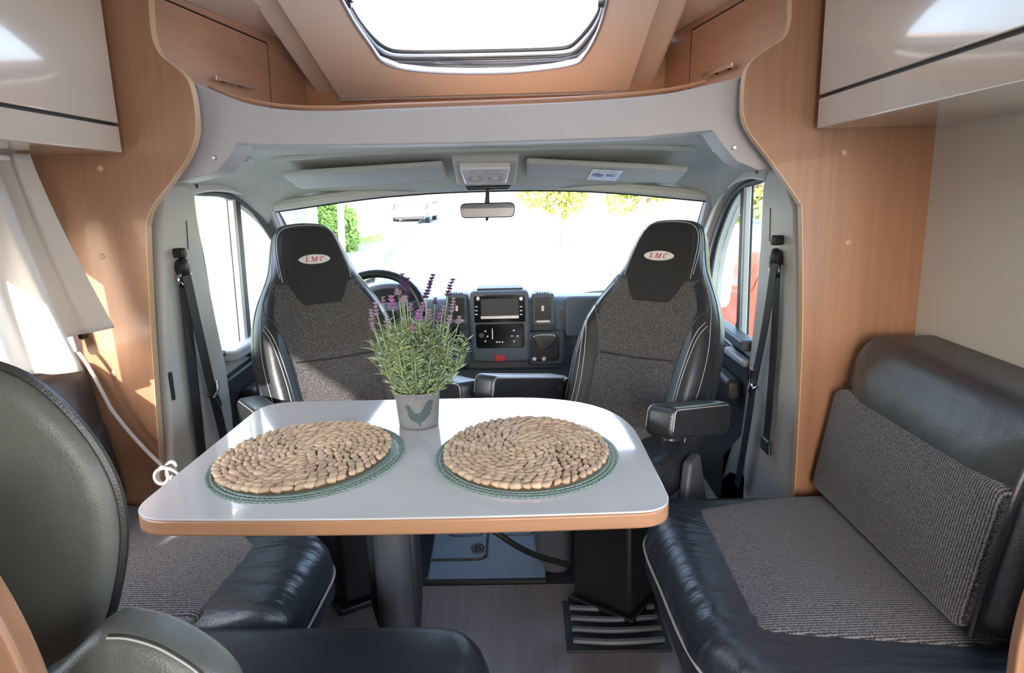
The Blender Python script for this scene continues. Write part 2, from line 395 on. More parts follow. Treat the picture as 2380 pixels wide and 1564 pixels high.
# main ceiling and the sloping front roof with its panoramic hatch
struct(holed(MB(), [(XL, -2.0, 1.955), (XR, -2.0, 1.955), (XR, 1.12, 1.955), (XL, 1.12, 1.955)], [], (0, 0, .035)).build('ceiling', 'ceiling_white', smooth=False))
SL = -.295                                   # slope of the front roof
def zs(y, off=0): return 1.57 + (y - 2.35) * SL + off
def plane_hit(px, py, off=0):
    d = ray(px, py); # CAM + t d : z = 1.57 + (y-2.35)*SL + off
    t = (1.57 - 2.35 * SL + off - CAM.z) / (d.z - SL * d.y); return CAM + d * t
bl = plane_hit(790, 231); br = plane_hit(1461, 211); xl_, xr_ = bl.x, br.x; yb = (bl.y + br.y) / 2
sx0, sx1 = xl_ - .085, xr_ + .085             # outer edges of the sloping strip
struct(holed(MB(), [(sx0, 1.06, zs(1.06, .04)), (sx1, 1.06, zs(1.06, .04)), (sx1, 2.5, zs(2.5, .04)), (sx0, 2.5, zs(2.5, .04))],
      [[(-.58, 1.3, zs(1.3, .04)), (.33, 1.3, zs(1.3, .04)), (.33, 2.26, zs(2.26, .04)), (-.58, 2.26, zs(2.26, .04))]], (0, 0, .03)).build('ceiling_front', 'ceiling_white', smooth=False))
ZT = 1.733                                   # flat side ceilings over the lockers
for nm, x0, x1, sx in (('ceiling_side_left', XL, sx0 + .012, sx0), ('ceiling_side_right', sx1 - .012, XR, sx1)):
    m = MB().bb(x0, x1, 1.62, 2.45, ZT, ZT + .03); m.bb(x0, x1, 1.10, 1.62, 1.955, 1.985); m.bb(x0, x1, 1.62, 1.65, ZT, 1.985)
    m.prism([V((sx, 1.06, zs(1.06, .04))), V((sx, 1.90, zs(1.90, .04))), V((sx, 1.62, 1.98)), V((sx, 1.06, 1.98))], (-.012 if sx > 0 else .012, 0, 0)); m.prism([V((sx, 1.88, zs(1.88, .055))), V((sx, 2.45, zs(2.45, .055))), V((sx, 2.45, ZT + .03)), V((sx, 1.88, ZT + .03))], (.012 if sx > 0 else -.012, 0, 0)); m.prism([V((sx, 1.615, ZT)), V((sx, 2.0, ZT)), V((sx, 1.90, zs(1.90, .055))), V((sx, 1.615, zs(1.615, .055)))], (.012 if sx > 0 else -.012, 0, 0)); struct(m.build(nm, 'ceiling_white', smooth=False))
hole_px = [(795, 2), (825, 55), (860, 105), (885, 140), (930, 158), (1000, 166), (1090, 169), (1190, 167), (1280, 158), (1340, 146), (1362, 125), (1385, 85), (1402, 40), (1411, 2)]
hole = [plane_hit(*p) for p in hole_px]
hx0, hx1 = hole[0].x, hole[-1].x
up_ = [V((hx1 + .005, 1.5, zs(1.5))), V((hx1 - .03, 1.38, zs(1.38))), V((hx0 + .03, 1.38, zs(1.38))), V((hx0 - .005, 1.5, zs(1.5)))]
loop = hole + up_
o = holed(MB(), [(xl_, 1.1, zs(1.1)), (xr_, 1.1, zs(1.1)), (xr_, yb, zs(yb)), (xl_, yb, zs(yb))], [loop], (0, 0, .014)).build('ceiling_hatch_surround', 'ceiling_white', smooth=False, bevel=.003)
struct(o)
for xx in (xl_ + .006, xr_ - .006): MB().prism([V((xx - .006, 1.1, zs(1.1, .013))), V((xx + .006, 1.1, zs(1.1, .013))), V((xx + .006, yb, zs(yb, .013))), V((xx - .006, yb, zs(yb, .013)))], (0, 0, .03)).build('side_return', 'ceiling_white', o, smooth=False)
MB().box(((xl_ + xr_) / 2, yb - .002, zs(yb) - .004), (xr_ - xl_, .008, .006)).build('edge_trim', 'plastic_grey', o, smooth=False)
wn = thing('window_3', None, None); struct(wn)
NRM = V((0, -SL, 1)).normalized()
def hatch_loop(pxs, off):
    pts = [plane_hit(*p, off) for p in pxs]; x0, x1 = pts[0].x, pts[-1].x
    return smoothpath(pts, 4) + [V((x1, 1.5, zs(1.5, off))), V((x1 - .04, 1.40, zs(1.40, off))), V((x0 + .04, 1.40, zs(1.40, off))), V((x0, 1.5, zs(1.5, off)))]
LB = [(797, 2), (827, 56), (860, 103), (884, 134), (908, 143), (1000, 145), (1120, 145), (1240, 142), (1322, 136), (1350, 122), (1384, 78), (1401, 38), (1408, 2)]
LC = [(800, 2), (830, 54), (864, 98), (890, 121), (922, 129), (1000, 130), (1120, 128), (1240, 125), (1312, 121), (1342, 110), (1376, 72), (1396, 36), (1405, 2)]
LD = [(806, 2), (836, 52), (869, 91), (897, 112), (930, 120), (1000, 121), (1120, 119), (1240, 116), (1306, 112), (1334, 102), (1368, 66), (1390, 32), (1399, 2)]
LBC = [((a[0] + b[0]) / 2, (a[1] + b[1]) / 2) for a, b in zip(LB, LC)]
h0 = smoothpath(hole, 4) + up_; MB().tube([p + NRM * -.002 for p in h0], .0042, 8, True).build('lip', 'hatch_frame', wn)
hb = hatch_loop(LB, .035); hm = resample(h0, .02); k = len(hm)
def near(p, lp): return min(lp, key=lambda q: (q - p).length)
hbd = resample(hb, .006); m = MB(); m.add([p + NRM * .002 for p in hm] + [near(p, hbd) for p in hm], [(i, (i + 1) % k, (i + 1) % k + k, i + k) for i in range(k)]); m.build('shaft', 'dash_dark', wn, ang=0)
for lp, off, r, mt, nm in ((LB, .035, .0055, 'hatch_frame', 'window_frame'), (LBC, .038, .005, 'rubber', 'seal'), (LC, .046, .0065, 'hatch_frame', 'window_frame'), (LD, .066, .0065, 'rubber', 'seal')):
    MB().tube(hatch_loop(lp, off), r, 8, True).build(nm, mt, wn)
MB().prism(hatch_loop(LD, .075), NRM * .004).build('pane', 'glass', wn, smooth=False)
for q in ((806, 8), (1400, 6)):
    a = plane_hit(*q, .03); m = MB(); m.lathe([(0, -.012), (.011, -.012), (.013, 0), (.011, .012), (0, .012)], 12, a, (1, 0, 0)); m.box(a + V((.012, -.01, .012)), (.012, .03, .02)); m.build('latch', 'black_plastic', wn)
# wooden partition panels between cab and living area
LP = [(343, -90), (345, 0), (352, 80), (370, 125), (400, 150), (432, 180), (448, 225), (455, 290), (450, 330), (430, 375), (395, 425), (355, 478), (341, 515), (340, 560), (352, 800), (375, 1130)]
RP = [(1845, -90), (1840, 0), (1838, 50), (1825, 85), (1790, 110), (1755, 135), (1735, 165), (1728, 220), (1729, 270), (1745, 310), (1790, 370), (1840, 440), (1858, 470), (1865, 510), (1865, 800), (1848, 1140)]
def partition(name, pxs, xw, caps, sgn):
    edge = smoothpath([PY(*p, YP) for p in pxs], 5); edge.append(V((edge[-1].x, YP, 0)))
    edge = [V((edge[0].x, YP, 1.95))] + [V((p.x, YP, p.z)) for p in edge]
    poly = edge + [V((xw, YP, 0)), V((xw, YP, edge[0].z))]
    o = struct(MB().prism(poly, (0, .022, 0)).build(name, 'wood_v', smooth=False))
    m = MB(); m.strip([p + V((-sgn * .0007, .011, 0)) for p in edge], [EY] * len(edge), .0235, .0018); m.build('edge_band', 'wood_edge', o)
    for c in caps:
        p = PY(*c, YP); MB().lathe([(0, -.003), (.005, -.003), (.0075, -.001), (.0075, .002)], 16, p, (0, 1, 0)).build('screw_cap', 'wood_y', o)
    return edge
el = partition('wall_partition_left', LP, XL, [(232, 391), (237, 596), (264, 868)], -1)
er = partition('wall_partition_right', RP, XR, [(1963, 354), (1972, 564)], 1)

# grey moulded overhead beam above the cab opening
BT = [(452, 192), (485, 207), (560, 236), (650, 253), (760, 258), (900, 253), (1190, 243), (1400, 232), (1550, 217), (1640, 198), (1726, 178)]
BR = [(1729, 270), (1748, 312), (1795, 372), (1806, 392), (1760, 395), (1712, 375), (1680, 340), (1655, 303)]
BB = [(1500, 319), (1350, 324), (1200, 329), (1000, 334), (800, 337), (640, 337), (552, 333)]
BL = [(535, 362), (505, 398), (450, 415), (398, 425), (430, 375), (452, 325), (455, 270)]
bpts = [PY(*p, 1.66) for p in smoothpath([V(p) for p in BT], 4)] + [PY(*p, 1.66) for p in BR] + [PY(*p, 1.66) for p in smoothpath([V(p) for p in BB], 3)] + [PY(*p, 1.66) for p in BL]
MBb = MB().prism(bpts, (0, .10, 0)); o = struct(MBb.build('trim_1', 'plastic_grey', bevel=.018, seg=4)); o['label'] = 'grey moulded plastic beam over the cab opening'
for c in ((497, 367), (1707, 343)):
    p = PY(*c, 1.655); MB().lathe([(0, -.002), (.004, -.002), (.006, .001), (.006, .006)], 14, p, (0, 1, 0)).build('screw', 'steel', o)
# wooden fascia at the far end of the overhead shelf, and the shelf board
f0 = PY(640, 262, 2.42); f1 = PY(1560, 236, 2.42)
struct(MB().bb(XL, XR, 2.42, 2.44, 1.40, 1.72).build('wall_shelf_front', 'wood_x', smooth=False))
struct(MB().bb(XL + .02, XR - .02, 1.765, 2.418, 1.43, 1.448).build('trim_2', 'wood_x', smooth=False))
m = MB(); m.tube(smoothpath([PY(*p, 1.70) + V((0, 0, .008)) for p in BT[1:-1]], 4), .0045, 8); struct(m.build('trim_3', 'wood_x'))

# wooden lockers on both sides of the overhead shelf
def locker(sgn, p0, p1, door_px, handle_px, label):
    # p0,p1: wall trace of the front face (near, far)
    a = V(p0); b = V(p1); d = (b - a).normalized(); n = V((d.y * -sgn, d.x * sgn, 0)); n = V((-sgn * d.y, sgn * d.x, 0))
    e = thing('overhead_locker', label, 'locker', (a.x, a.y, 1.45))
    def hit(px, py, off=0):
        dd = ray(px, py); aa = a + n * off; t = (aa - CAM).dot(n) / dd.dot(n); return CAM + dd * t
    pts = [V((a.x, a.y, 1.449)), V((b.x, b.y, 1.449)), V((b.x, b.y, 1.731)), V((a.x, a.y, 1.731))]
    keep(MB().prism(pts, n * -.018).build('face_frame', 'wood_y', smooth=False), e)
    dp = [hit(*p) for p in door_px]
    keep(MB().prism([p + n * .001 for p in dp], n * .004).build('door', 'wood_y', smooth=False, bevel=.001), e)
    k = len(dp); keep(MB().tube([p + n * .003 for p in dp], .0035, 6, True).build('door_gap', 'seam_dark', e), e)
    h0 = hit(*handle_px[0]) + n * .022; h1 = hit(*handle_px[1]) + n * .022; ax = (h1 - h0).normalized()
    m = MB(); up = V((0, 0, 1)); m.prism([h0 + up * .006, h0 - up * .006, h1 - up * .006, h1 + up * .006], n * .004)
    keep(m.build('handle', 'chrome', smooth=False, bevel=.001), e)
    for t in (.3, .72):
        p = h0.lerp(h1, t); keep(MB().tube([p, p - n * .022], .005, 8).build('handle_post', 'black_plastic'), e)
locker(-1, (-.90, 1.63, 0), (-.735, 2.415, 0), [(348, -14), (617, 101), (632, 300), (372, 300)], [(483, 181), (577, 205)], 'wood-fronted overhead locker on the left above the driver seat')
locker(1, (.665, 1.63, 0), (.50, 2.415, 0), [(1612, 70), (1835, -58), (1835, 300), (1600, 300)], [(1651, 176), (1723, 150)], 'wood-fronted overhead locker on the right above the passenger seat')

# cab headliner
def hz(x, y):
    t = max(0, (y - 2.12) / .36); z = 1.362 - .118 * t ** 1.5 if t > 0 else 1.362
    s = max(0, (abs(x - XC) - .62) / .22); return z - .12 * min(1, s) ** 2
m = MB(); nx, ny = 36, 24; vs_ = []; fs_ = []
for j in range(ny + 1):
    for i in range(nx + 1):
        x = XC - .84 + 1.68 * i / nx; y = 1.72 + .76 * j / ny; vs_.append(V((x, y, hz(x, y))))
for j in range(ny):
    for i in range(nx): a = j * (nx + 1) + i; fs_.append((a, a + 1, a + nx + 2, a + nx + 1))
m.add(vs_, fs_); o = m.build('ceiling_cab', 'plastic_liner'); s_ = o.modifiers.new('solid', 'SOLIDIFY'); s_.thickness = .012; s_.offset = 1; struct(o)
# raised rib across the headliner above the visors
m = MB(); m.tube(smoothpath([V((x, y, hz(x, y) + .002)) for x, y in ((-.78, 2.16), (-.5, 2.11), (XC, 2.09), (.27, 2.11), (.55, 2.16))], 8), .012, 8); struct(m.build('trim_4', 'plastic_liner'))

# windscreen with header and pillars
WS = [V((-.895, 2.46, 1.20)), V((-.5, 2.50, 1.243)), V((XC, 2.52, 1.255)), V((.27, 2.50, 1.243)), V((.665, 2.46, 1.20)), V((.715, 3.02, .80)), V((.3, 3.2, .79)), V((XC, 3.25, .79)), V((-.53, 3.2, .79)), V((-.945, 3.02, .80))]
wn = thing('window_4', None, None); struct(wn)
top = smoothpath(WS[:5], 6); bot = smoothpath(list(reversed(WS[5:])), 6); m = MB(); k = len(top)
m.add(top + bot, [(i, i + 1, i + 1 + k, i + k) for i in range(k - 1)]); m.build('pane', 'glass', wn)
MB().tube([p + V((0, -.012, .006)) for p in top], .020, 8).build('header', 'plastic_liner', wn)
MB().tube([p + V((0, .004, -.012)) for p in top], .008, 6).build('seal', 'black_plastic', wn)
for s, a, b in ((-1, WS[0], WS[9]), (1, WS[4], WS[5])):
    m = MB(); q0 = a + V((s * .03, -.03, .03)); m.strip([q0, a.lerp(b, .5) + V((s * .035, -.03, .01)), b + V((s * .03, 0, 0))], V((1, s * .55, 0)), .085, .03)
    struct(m.build('trim_5' if s < 0 else 'trim_6', 'plastic_grey', bevel=.008))
    MB().tube([a + V((0, 0, 0)), b], .006, 6).build('seal', 'rubber', wn)
wp = thing('windscreen_wiper', 'black windscreen wiper resting at the base of the windscreen', 'wiper', PY(1345, 690, 3.22))
keep(MB().tube([PY(1232, 686, 3.27), PY(1345, 684, 3.27), PY(1440, 671, 3.27)], .006, 6).build('blade', 'rubber'), wp)
keep(MB().tube([PY(1352, 688, 3.25), PY(1420, 676, 3.25), PY(1500, 668, 3.27)], [.008, .010, .006], 6).build('arm', 'black_plastic'), wp)

# cab doors with windows
def cab_door(name, x, s, hole_px, div, paneldark, rear):
    outer = [(x, 1.622, 0), (x, 3.06, 0), (x, 3.06, .80), (x, 2.46, 1.27), (x, 1.622, 1.40)]
    h = [PX(*p, x) for p in hole_px]
    h = smoothpath(h, 3, True)
    o = struct(holed(MB(), outer, [h], (s * .045, 0, 0)).build(name, 'plastic_warm', smooth=False))
    MB().tube([p + V((-s * .004, 0, 0)) for p in h], .011, 8, True).build('window_seal', 'rubber', o)
    MB().prism([p + V((s * .025, 0, 0)) for p in h], (s * .004, 0, 0)).build('pane', 'glass_side', o, smooth=False)
    a, b = PX(*div[0], x), PX(*div[1], x)
    MB().strip([a + V((s * .01, 0, 0)), b + V((s * .01, 0, 0))], EY, .045, .03).build('window_divider', 'rubber', o, bevel=.004)
    MB().strip([a + V((s * .0, -.035, 0)), b + V((s * .0, -.035, 0))], EY, .02, .02).build('guide_rail', 'plastic_warm', o, bevel=.004)
    # curved frame band above the opening with its dark outer seal
    band = [p for p in hole_px if p[1] < 640]
    return o, h
LW = [(430, 452), (470, 448), (520, 452), (560, 470), (598, 505), (640, 568), (685, 640), (700, 700), (700, 795), (640, 815), (515, 822), (495, 806), (474, 660), (452, 545)]
RW = [(1798, 420), (1765, 420), (1732, 432), (1706, 460), (1682, 515), (1662, 580), (1650, 660), (1650, 760), (1690, 797), (1745, 808), (1764, 800), (1776, 700), (1791, 550)]
XDL, XDR = -.95, .72
dl, hL = cab_door('door_1', XDL, -1, LW, ((548, 458), (580, 818)), 0, 0)
dr, hR = cab_door('door_2', XDR, 1, RW, ((1730, 425), (1717, 806)), 0, 0)
for d_, pts, x, s in ((dl, [(400, 440), (470, 428), (530, 434), (575, 455), (612, 490), (650, 550), (690, 625)], XDL, -1), (dr, [(1800, 402), (1760, 398), (1722, 412), (1694, 442), (1668, 500), (1646, 570), (1636, 640)], XDR, 1)):
    pa = smoothpath([PX(*p, x) + V((-s * .012, 0, 0)) for p in pts], 5)
    MB().strip(pa, EX, .03, .045).build('frame_band', 'plastic_warm', d_, bevel=.006)
    MB().tube([p + V((-s * .012, 0.012, .032)) for p in pa], .011, 6).build('door_seal', 'rubber', d_)
# door cards below the sills
for d_, x, s in ((dl, XDL, -1), (dr, XDR, 1)):
    m = MB(); zz = .735 if s < 0 else .745
    m.prism([V((x, 1.98, .12)), V((x, 2.95, .12)), V((x, 2.95, zz)), V((x, 1.98, zz - .05))], (-s * .03, 0, 0)); m.build('door_card', 'dash_dark', d_, bevel=.01)
    m = MB(); m.prism([V((x, 2.02, .73)), V((x, 2.95, .76)), V((x, 2.95, .79)), V((x, 2.02, .765))], (-s * .05, 0, 0)); m.build('sill_ledge', 'plastic_grey' if s < 0 else 'dash', d_, bevel=.008)
    m = MB(); m.prism([V((x - s * .03, 2.05, .56)), V((x - s * .03, 2.6, .56)), V((x - s * .03, 2.6, .64)), V((x - s * .03, 2.05, .63))], (-s * .05, 0, 0)); m.build('door_armrest', 'dash_dark', d_, bevel=.015)
p0 = PX(1772, 818, XDR); MB().box(PX(1735, 828, XDR) + V((-.03, 0, .0)), (.03, .20, .025)).build('grab_handle', 'plastic_grey', dr, bevel=.008)

# B-pillar covers beside the seat belts
def pillar(name, x, s, poly, mt='plastic_warm', th=.03):
    pts = [PX(*p, x) for p in poly]; return struct(MB().prism(pts, (-s * th, 0, 0)).build(name, mt, bevel=.012, seg=4))
xb = XDL + .0
pl = pillar('trim_7', XDL, -1, [(352, 430), (400, 425), (428, 432), (436, 500), (455, 610), (482, 745), (505, 850), (520, 960), (530, 1080), (380, 1130), (345, 520)])
pr = pillar('trim_8', XDR, 1, [(1842, 390), (1808, 395), (1796, 430), (1790, 560), (1778, 700), (1764, 830), (1752, 930), (1742, 1005), (1700, 1050), (1690, 1180), (1868, 1200), (1874, 1040), (1874, 480)])
MB().box(PX(381, 893, XDL) + V((.032, -.02, 0)), (.006, .012, .075)).build('slot_cover', 'dash_dark', pl, bevel=.002)
for c, q, x, s in ((pl, (433, 433), XDL, -1), (pr, (1783, 398), XDR, 1)):
    MB().lathe([(0, -.001), (.004, -.001), (.006, .002)], 12, PX(*q, x) + V((-s * .032, 0, 0)), (s, 0, 0)).build('screw', 'dash_dark', c)
for c, a, b, x, s in ((pl, (408, 513), (412, 580), XDL, -1), (pr, (1816, 482), (1814, 560), XDR, 1)):
    MB().strip([PX(*a, x) + V((-s * .0305, 0, 0)), PX(*b, x) + V((-s * .0305, 0, 0))], EY, .004, .002).build('adjuster_slot', 'black_plastic', c)
# light padded handles at the corners of the headliner
for q, r_, lb in (((560, 367), .22, 'light grey grab handle at left corner of the cab headliner'), ((1680, 342), -.22, 'light grey grab handle at right corner of the cab headliner')):
    g = MB(); p = PY(*q, 1.86); g.box((0, 0, 0), (.055, .03, .016), None).xf(M.Translation(p) @ M.Rotation(r_, 4, 'Y')); tag(g.build('grab_handle', 'plastic_warm', bevel=.006), lb, 'handle')
# outer skin of the cab so daylight enters only through glass
struct(MB().bb(XL, XDL - .05, 1.625, 1.66, 0, 1.98).build('wall_cab_left', 'body_white', smooth=False))
struct(MB().bb(XDR + .05, XR, 1.625, 1.66, 0, 1.98).build('wall_cab_right', 'body_white', smooth=False))
# ================================================================== OVERHEAD CABINETS
def cabinet(sgn, pb, pg, label):
    a = PY(*pb, 1.57); g = PY(*pg, 1.57); xf = a.x; zb, zg = a.z, g.z; xw = (XR if sgn > 0 else XL) - sgn * .002
    global CZ
    if sgn < 0: CZ = zb
    e = thing('overhead_cabinet', label, 'cabinet', (xf, .4, zb))
    x0, x1 = sorted((xf + sgn * .018, xw)); y0, y1 = -1.0, 1.57
    keep(MB().bb(x0, x1, y0, y1, zb + .012, 1.95).build('body', 'cream_gloss', smooth=False), e)
    q0, q1 = sorted((xf, xf + sgn * .02)); keep(MB().bb(q0, q1, y0, y1, zb, zg - .003).build('valance', 'cream_gloss', smooth=False, bevel=.003), e)
    keep(MB().bb(q0, q1, y0, y1, zg + .004, 1.945).build('door', 'cream_gloss', smooth=False, bevel=.003), e)
    r0, r1 = sorted((xf + sgn * .006, xf + sgn * .022)); keep(MB().bb(r0, r1, y0, y1 - .002, zg - .004, zg + .005).build('shadow_gap', 'seam_dark', smooth=False), e)
    keep(MB().bb(x0, x1, y0, y1 - .001, zb, zb + .012).build('underside', 'cream_gloss', smooth=False), e)
cabinet(-1, (285, 355), (277, 291), 'glossy cream overhead cabinet on the left above the curtain')
cabinet(1, (1898, 299), (1905, 226), 'glossy cream overhead cabinet on the right above the beige wall')

# ================================================================== CURTAIN, SOCKET, CABLE
ct = thing('curtain', 'white gathered fabric curtain hanging at the left side window', 'curtain', (-1.05, 1.3, 1.36))
tp_ = smoothpath([V(q) for q in ((-1.068, 1.49), (-1.085, 1.465), (-1.105, 1.475), (-1.115, 1.44), (-1.09, 1.415), (-1.10, 1.385), (-1.12, 1.39), (-1.135, 1.35), (-1.12, 1.32), (-1.15, 1.30), (-1.165, 1.27))], 10)
bt_ = smoothpath([V(q) for q in ((-.945, 1.50), (-.985, 1.475), (-1.02, 1.485), (-1.045, 1.44), (-.985, 1.405), (-.952, 1.375), (-.99, 1.35), (-1.04, 1.36), (-1.06, 1.315), (-1.10, 1.29), (-1.16, 1.24))], 10)
nu, nv = len(tp_) - 1, 30; vs_ = []; fs_ = []
for j in range(nv + 1):
    v = j / nv
    for i in range(nu + 1):
        u = i / nu; s = v ** 1.2; q = tp_[i].lerp(bt_[i], s)
        zb_ = .945 - .015 * min(1, u / .25) - .055 * max(0, min(1, (u - .3) / .15))
        vs_.append(V((q.x, q.y, (CZ - .004) * (1 - v) + zb_ * v)))
for j in range(nv):
    for i in range(nu): a = j * (nu + 1) + i; fs_.append((a, a + 1, a + nu + 2, a + nu + 1))
m = MB(); m.add(vs_, fs_); o = keep(m.build('cloth', 'curtain', ang=0), ct); sd = o.modifiers.new('solid', 'SOLIDIFY'); sd.thickness = .0016
hem = [vs_[nv * (nu + 1) + i] + V((0, 0, .018)) for i in range(nu + 1)]
rl = MB(); rl.tube([(-1.105, 1.50, CZ - .012), (-1.105, .2, CZ - .012)], .007, 8); keep(rl.build('rail', 'white_paint'), ct)

sk = thing('wall_socket', 'small black wall socket on the left wooden partition below the curtain', 'socket', PY(190, 771, YP))
keep(MB().box(PY(190, 772, YP) + V((0, -.010, 0)), (.030, .020, .028)).build('housing', 'black_plastic', bevel=.004), sk)
keep(MB().lathe([(0, -.003), (.003, -.003), (.0035, .001)], 10, PY(193, 770, YP) + V((0, -.020, 0)), (0, 1, 0)).build('screw', 'steel'), sk)
pc = thing('power_cable', 'white power cable with plug running down beside the left wooden partition', 'cable', PY(172, 800, 1.56))
keep(MB().box((0, 0, 0), (.022, .022, .06)).xf(M.Translation(PY(168, 790, 1.56)) @ M.Rotation(-.15, 4, 'Y')).build('plug', 'cable_white', bevel=.004), pc)
cp = smoothpath([PY(173, 806, 1.56), PY(205, 850, 1.555), PY(245, 925, 1.55), PY(262, 955, 1.545), PY(300, 1003, 1.545), PY(345, 1052, 1.54), PY(378, 1083, 1.53)], 6)
keep(MB().tube(cp, .0048, 8).build('lead', 'cable_white'), pc)
c0 = PY(392, 1100, 1.50); coil = []
for i in range(76):
    a = i / 25 * 2 * math.pi; coil.append(c0 + V(((.019 + .004 * math.sin(a * .33)) * math.cos(a) + .010 * math.sin(a * .33), .016 * math.sin(a * .5) - .003 * i / 10, .022 * math.sin(a) + .006 * math.cos(a * .6))))
keep(MB().tube(coil, .0042, 8).build('coil', 'cable_white'), pc)

# ================================================================== TABLE
TT = .72
tb = thing('dining_table', 'white-topped dining table with wood edge on a single grey column', 'table', (-.31, 1.33, 0))
ol = rpoly([(-.663, .995), (.238, .995), (.236, 1.625), (-.663, 1.625)], [.075, .062, .30, .085], 12)
# front edge bows slightly
ol = [V((p.x, p.y - (.012 * (1 - ((p.x + .21) / .45) ** 2) if p.y < 1.1 else 0))) for p in resample(ol, .03)]
keep(MB().prism([V((p.x, p.y, TT - .0035)) for p in ol], (0, 0, .0035)).build('table_top', 'table_white', smooth=False, bevel=.0012), tb)
keep(MB().prism([V((p.x, p.y, TT - .031)) for p in ol], (0, 0, .0274)).build('edge_band', 'wood_x', bevel=.004), tb)
cp_ = V((-.305, 1.36, 0))
keep(MB().lathe([(.040, .02), (.040, .69)], 32, cp_).build('column', 'tub'), tb)
keep(MB().lathe([(.13, 0), (.13, .012), (.06, .03), (.05, .035)], 32, cp_).build('foot_plate', 'tub'), tb)
m = MB(); m.prism([cp_ + V(q) for q in ((-.062, .01, .30), (-.05, .01, .25), (-.03, .01, .05), (.03, .01, .05), (.052, .01, .32), (.052, .01, .688), (-.062, .01, .688))], (0, .07, 0)); keep(m.build('column_cover', 'dash_dark', bevel=.012), tb)
keep(MB().bb(-.52, -.09, 1.2, 1.5, .66, .688).build('support_frame', 'dash_dark', smooth=False, bevel=.004), tb)

# ================================================================== BENCHES
def base(name, pts, z0, z1, mt, label, cat='bench'):
    o = MB().prism([V((x, y, z0)) for x, y in pts], (0, 0, z1 - z0)).build(name, mt, smooth=False, bevel=.004); return tag(o, label, cat)
base('storage_bench', [(-1.175, 1.0), (-.53, 1.0), (-.53, 1.34), (-.62, 1.42), (-1.03, 1.59), (-1.175, 1.59)], 0, .335, 'wood_v', 'wooden box base under the left side bench cushion')
base('storage_bench', [(-1.175, .505), (-.16, .505), (-.16, .985), (-1.175, .985)], 0, .335, 'wood_v', 'wooden box base under the near forward-facing bench cushion')
base('storage_bench', [(.40, .86), (.945, .86), (.945, 1.59), (.40, 1.59)], 0, .335, 'wood_v', 'wooden box base under the right bench cushion')
ZS = .47
def frz(z): return ((0, 0, z), EX, EY, EZ)
def crease(p, amt=.004): return p + V((0, 0, amt * math.sin(p.y * 95 + 3 * math.sin(p.x * 20)) * .5))
# left side bench cushion
sc1 = thing('seat_cushion', 'left side bench cushion with grey fabric centre and black leather roll', 'cushion', (-.8, 1.3, .335))
ol = rpoly([(-1.172, 1.088), (-.445, 1.088), (-.435, 1.36), (-.54, 1.475), (-1.0, 1.592), (-1.172, 1.592)], [.06, .06, .08, .07, .06, .06], 6)
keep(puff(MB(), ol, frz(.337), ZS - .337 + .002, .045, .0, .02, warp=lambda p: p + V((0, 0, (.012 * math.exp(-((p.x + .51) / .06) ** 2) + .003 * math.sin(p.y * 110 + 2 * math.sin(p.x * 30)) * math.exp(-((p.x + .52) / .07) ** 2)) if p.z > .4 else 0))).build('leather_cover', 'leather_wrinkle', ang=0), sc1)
ol = rpoly([(-1.15, 1.095), (-.615, 1.095), (-.60, 1.345), (-.68, 1.435), (-1.02, 1.57), (-1.15, 1.57)], [.02, .025, .06, .05, .03, .02], 5)
keep(puff(MB(), ol, frz(.44), ZS - .44 + .004, .012, .010, .005, step=.01).build('fabric_panel', 'fabric_y', ang=0), sc1)
pth = [V((-.437, 1.10, .40)), V((-.434, 1.25, .40)), V((-.437, 1.35, .40)), V((-.47, 1.41, .40)), V((-.54, 1.47, .40))]
keep(MB().tube(smoothpath(pth, 5), .003, 6).build('piping', 'stitch'), sc1)
# near forward-facing bench cushion
sc2 = thing('seat_cushion', 'black leather near bench cushion in front of the table, rounded right end', 'cushion', (-.6, .8, .335))
ol = rpoly([(-1.172, .64), (-.075, .64), (-.072, 1.085), (-1.172, 1.085)], [.06, .06, .12, .06], 10)
keep(puff(MB(), ol, frz(.337), .139, .05, .004, .02).build('leather_cover', 'leather', ang=0), sc2)
o2 = [V((p.x, p.y, .425)) for p in resample(ol, .02) if p.x > -.5 and p.y > .68]
keep(MB().tube([p + V((.0, 0, 0)) for p in sorted(o2, key=lambda q: math.atan2(q.y - .85, q.x + .4))], .0035, 6).build('piping', 'piping'), sc2)
# near bench back: rounded upper pad and lower pad with stitched border, seen from behind
PB = .60
def back_pad(pxs, y, th, r, bulge, mt):
    pts = smoothpath([PY(*p, y + .022) for p in pxs], 4, True); return [V((p.x, p.z)) for p in pts]
bk1 = thing('backrest_cushion', 'large rounded black leather backrest pad in the near left corner', 'cushion', (-.7, .66, .7))
ol = back_pad([(-330, 838), (-150, 835), (-40, 842), (60, 876), (140, 937), (210, 1016), (256, 1092), (281, 1165), (288, 1250), (276, 1350), (248, 1450), (190, 1512), (90, 1560), (-60, 1590), (-330, 1600)], PB, .1, .03, .03, 0)
keep(puff(MB(), ol, ((0, PB + .036, 0), EX, EZ, -EY), .036, .02, .015, .012).build('leather_back', 'leather_lit', ang=0), bk1)
keep(puff(MB(), [p * 1.0 for p in inset([V(q) for q in resample(ol, .03)], .035)], ((0, PB + .034, 0), EX, EZ, EY), .03, .02, .0, .004).build('fabric_front', 'fabric_v', ang=0), bk1)
keep(MB().tube([V((p.x, PB + .020, p.y)) for p in inset([V(q) for q in resample(ol, .02)], -.001)], .005, 6, True).build('piping', 'piping'), bk1)
bk2 = thing('backrest_cushion', 'lower leather backrest pad with stitched border at the bottom left', 'cushion', (-.6, .62, .5))
PC = .525
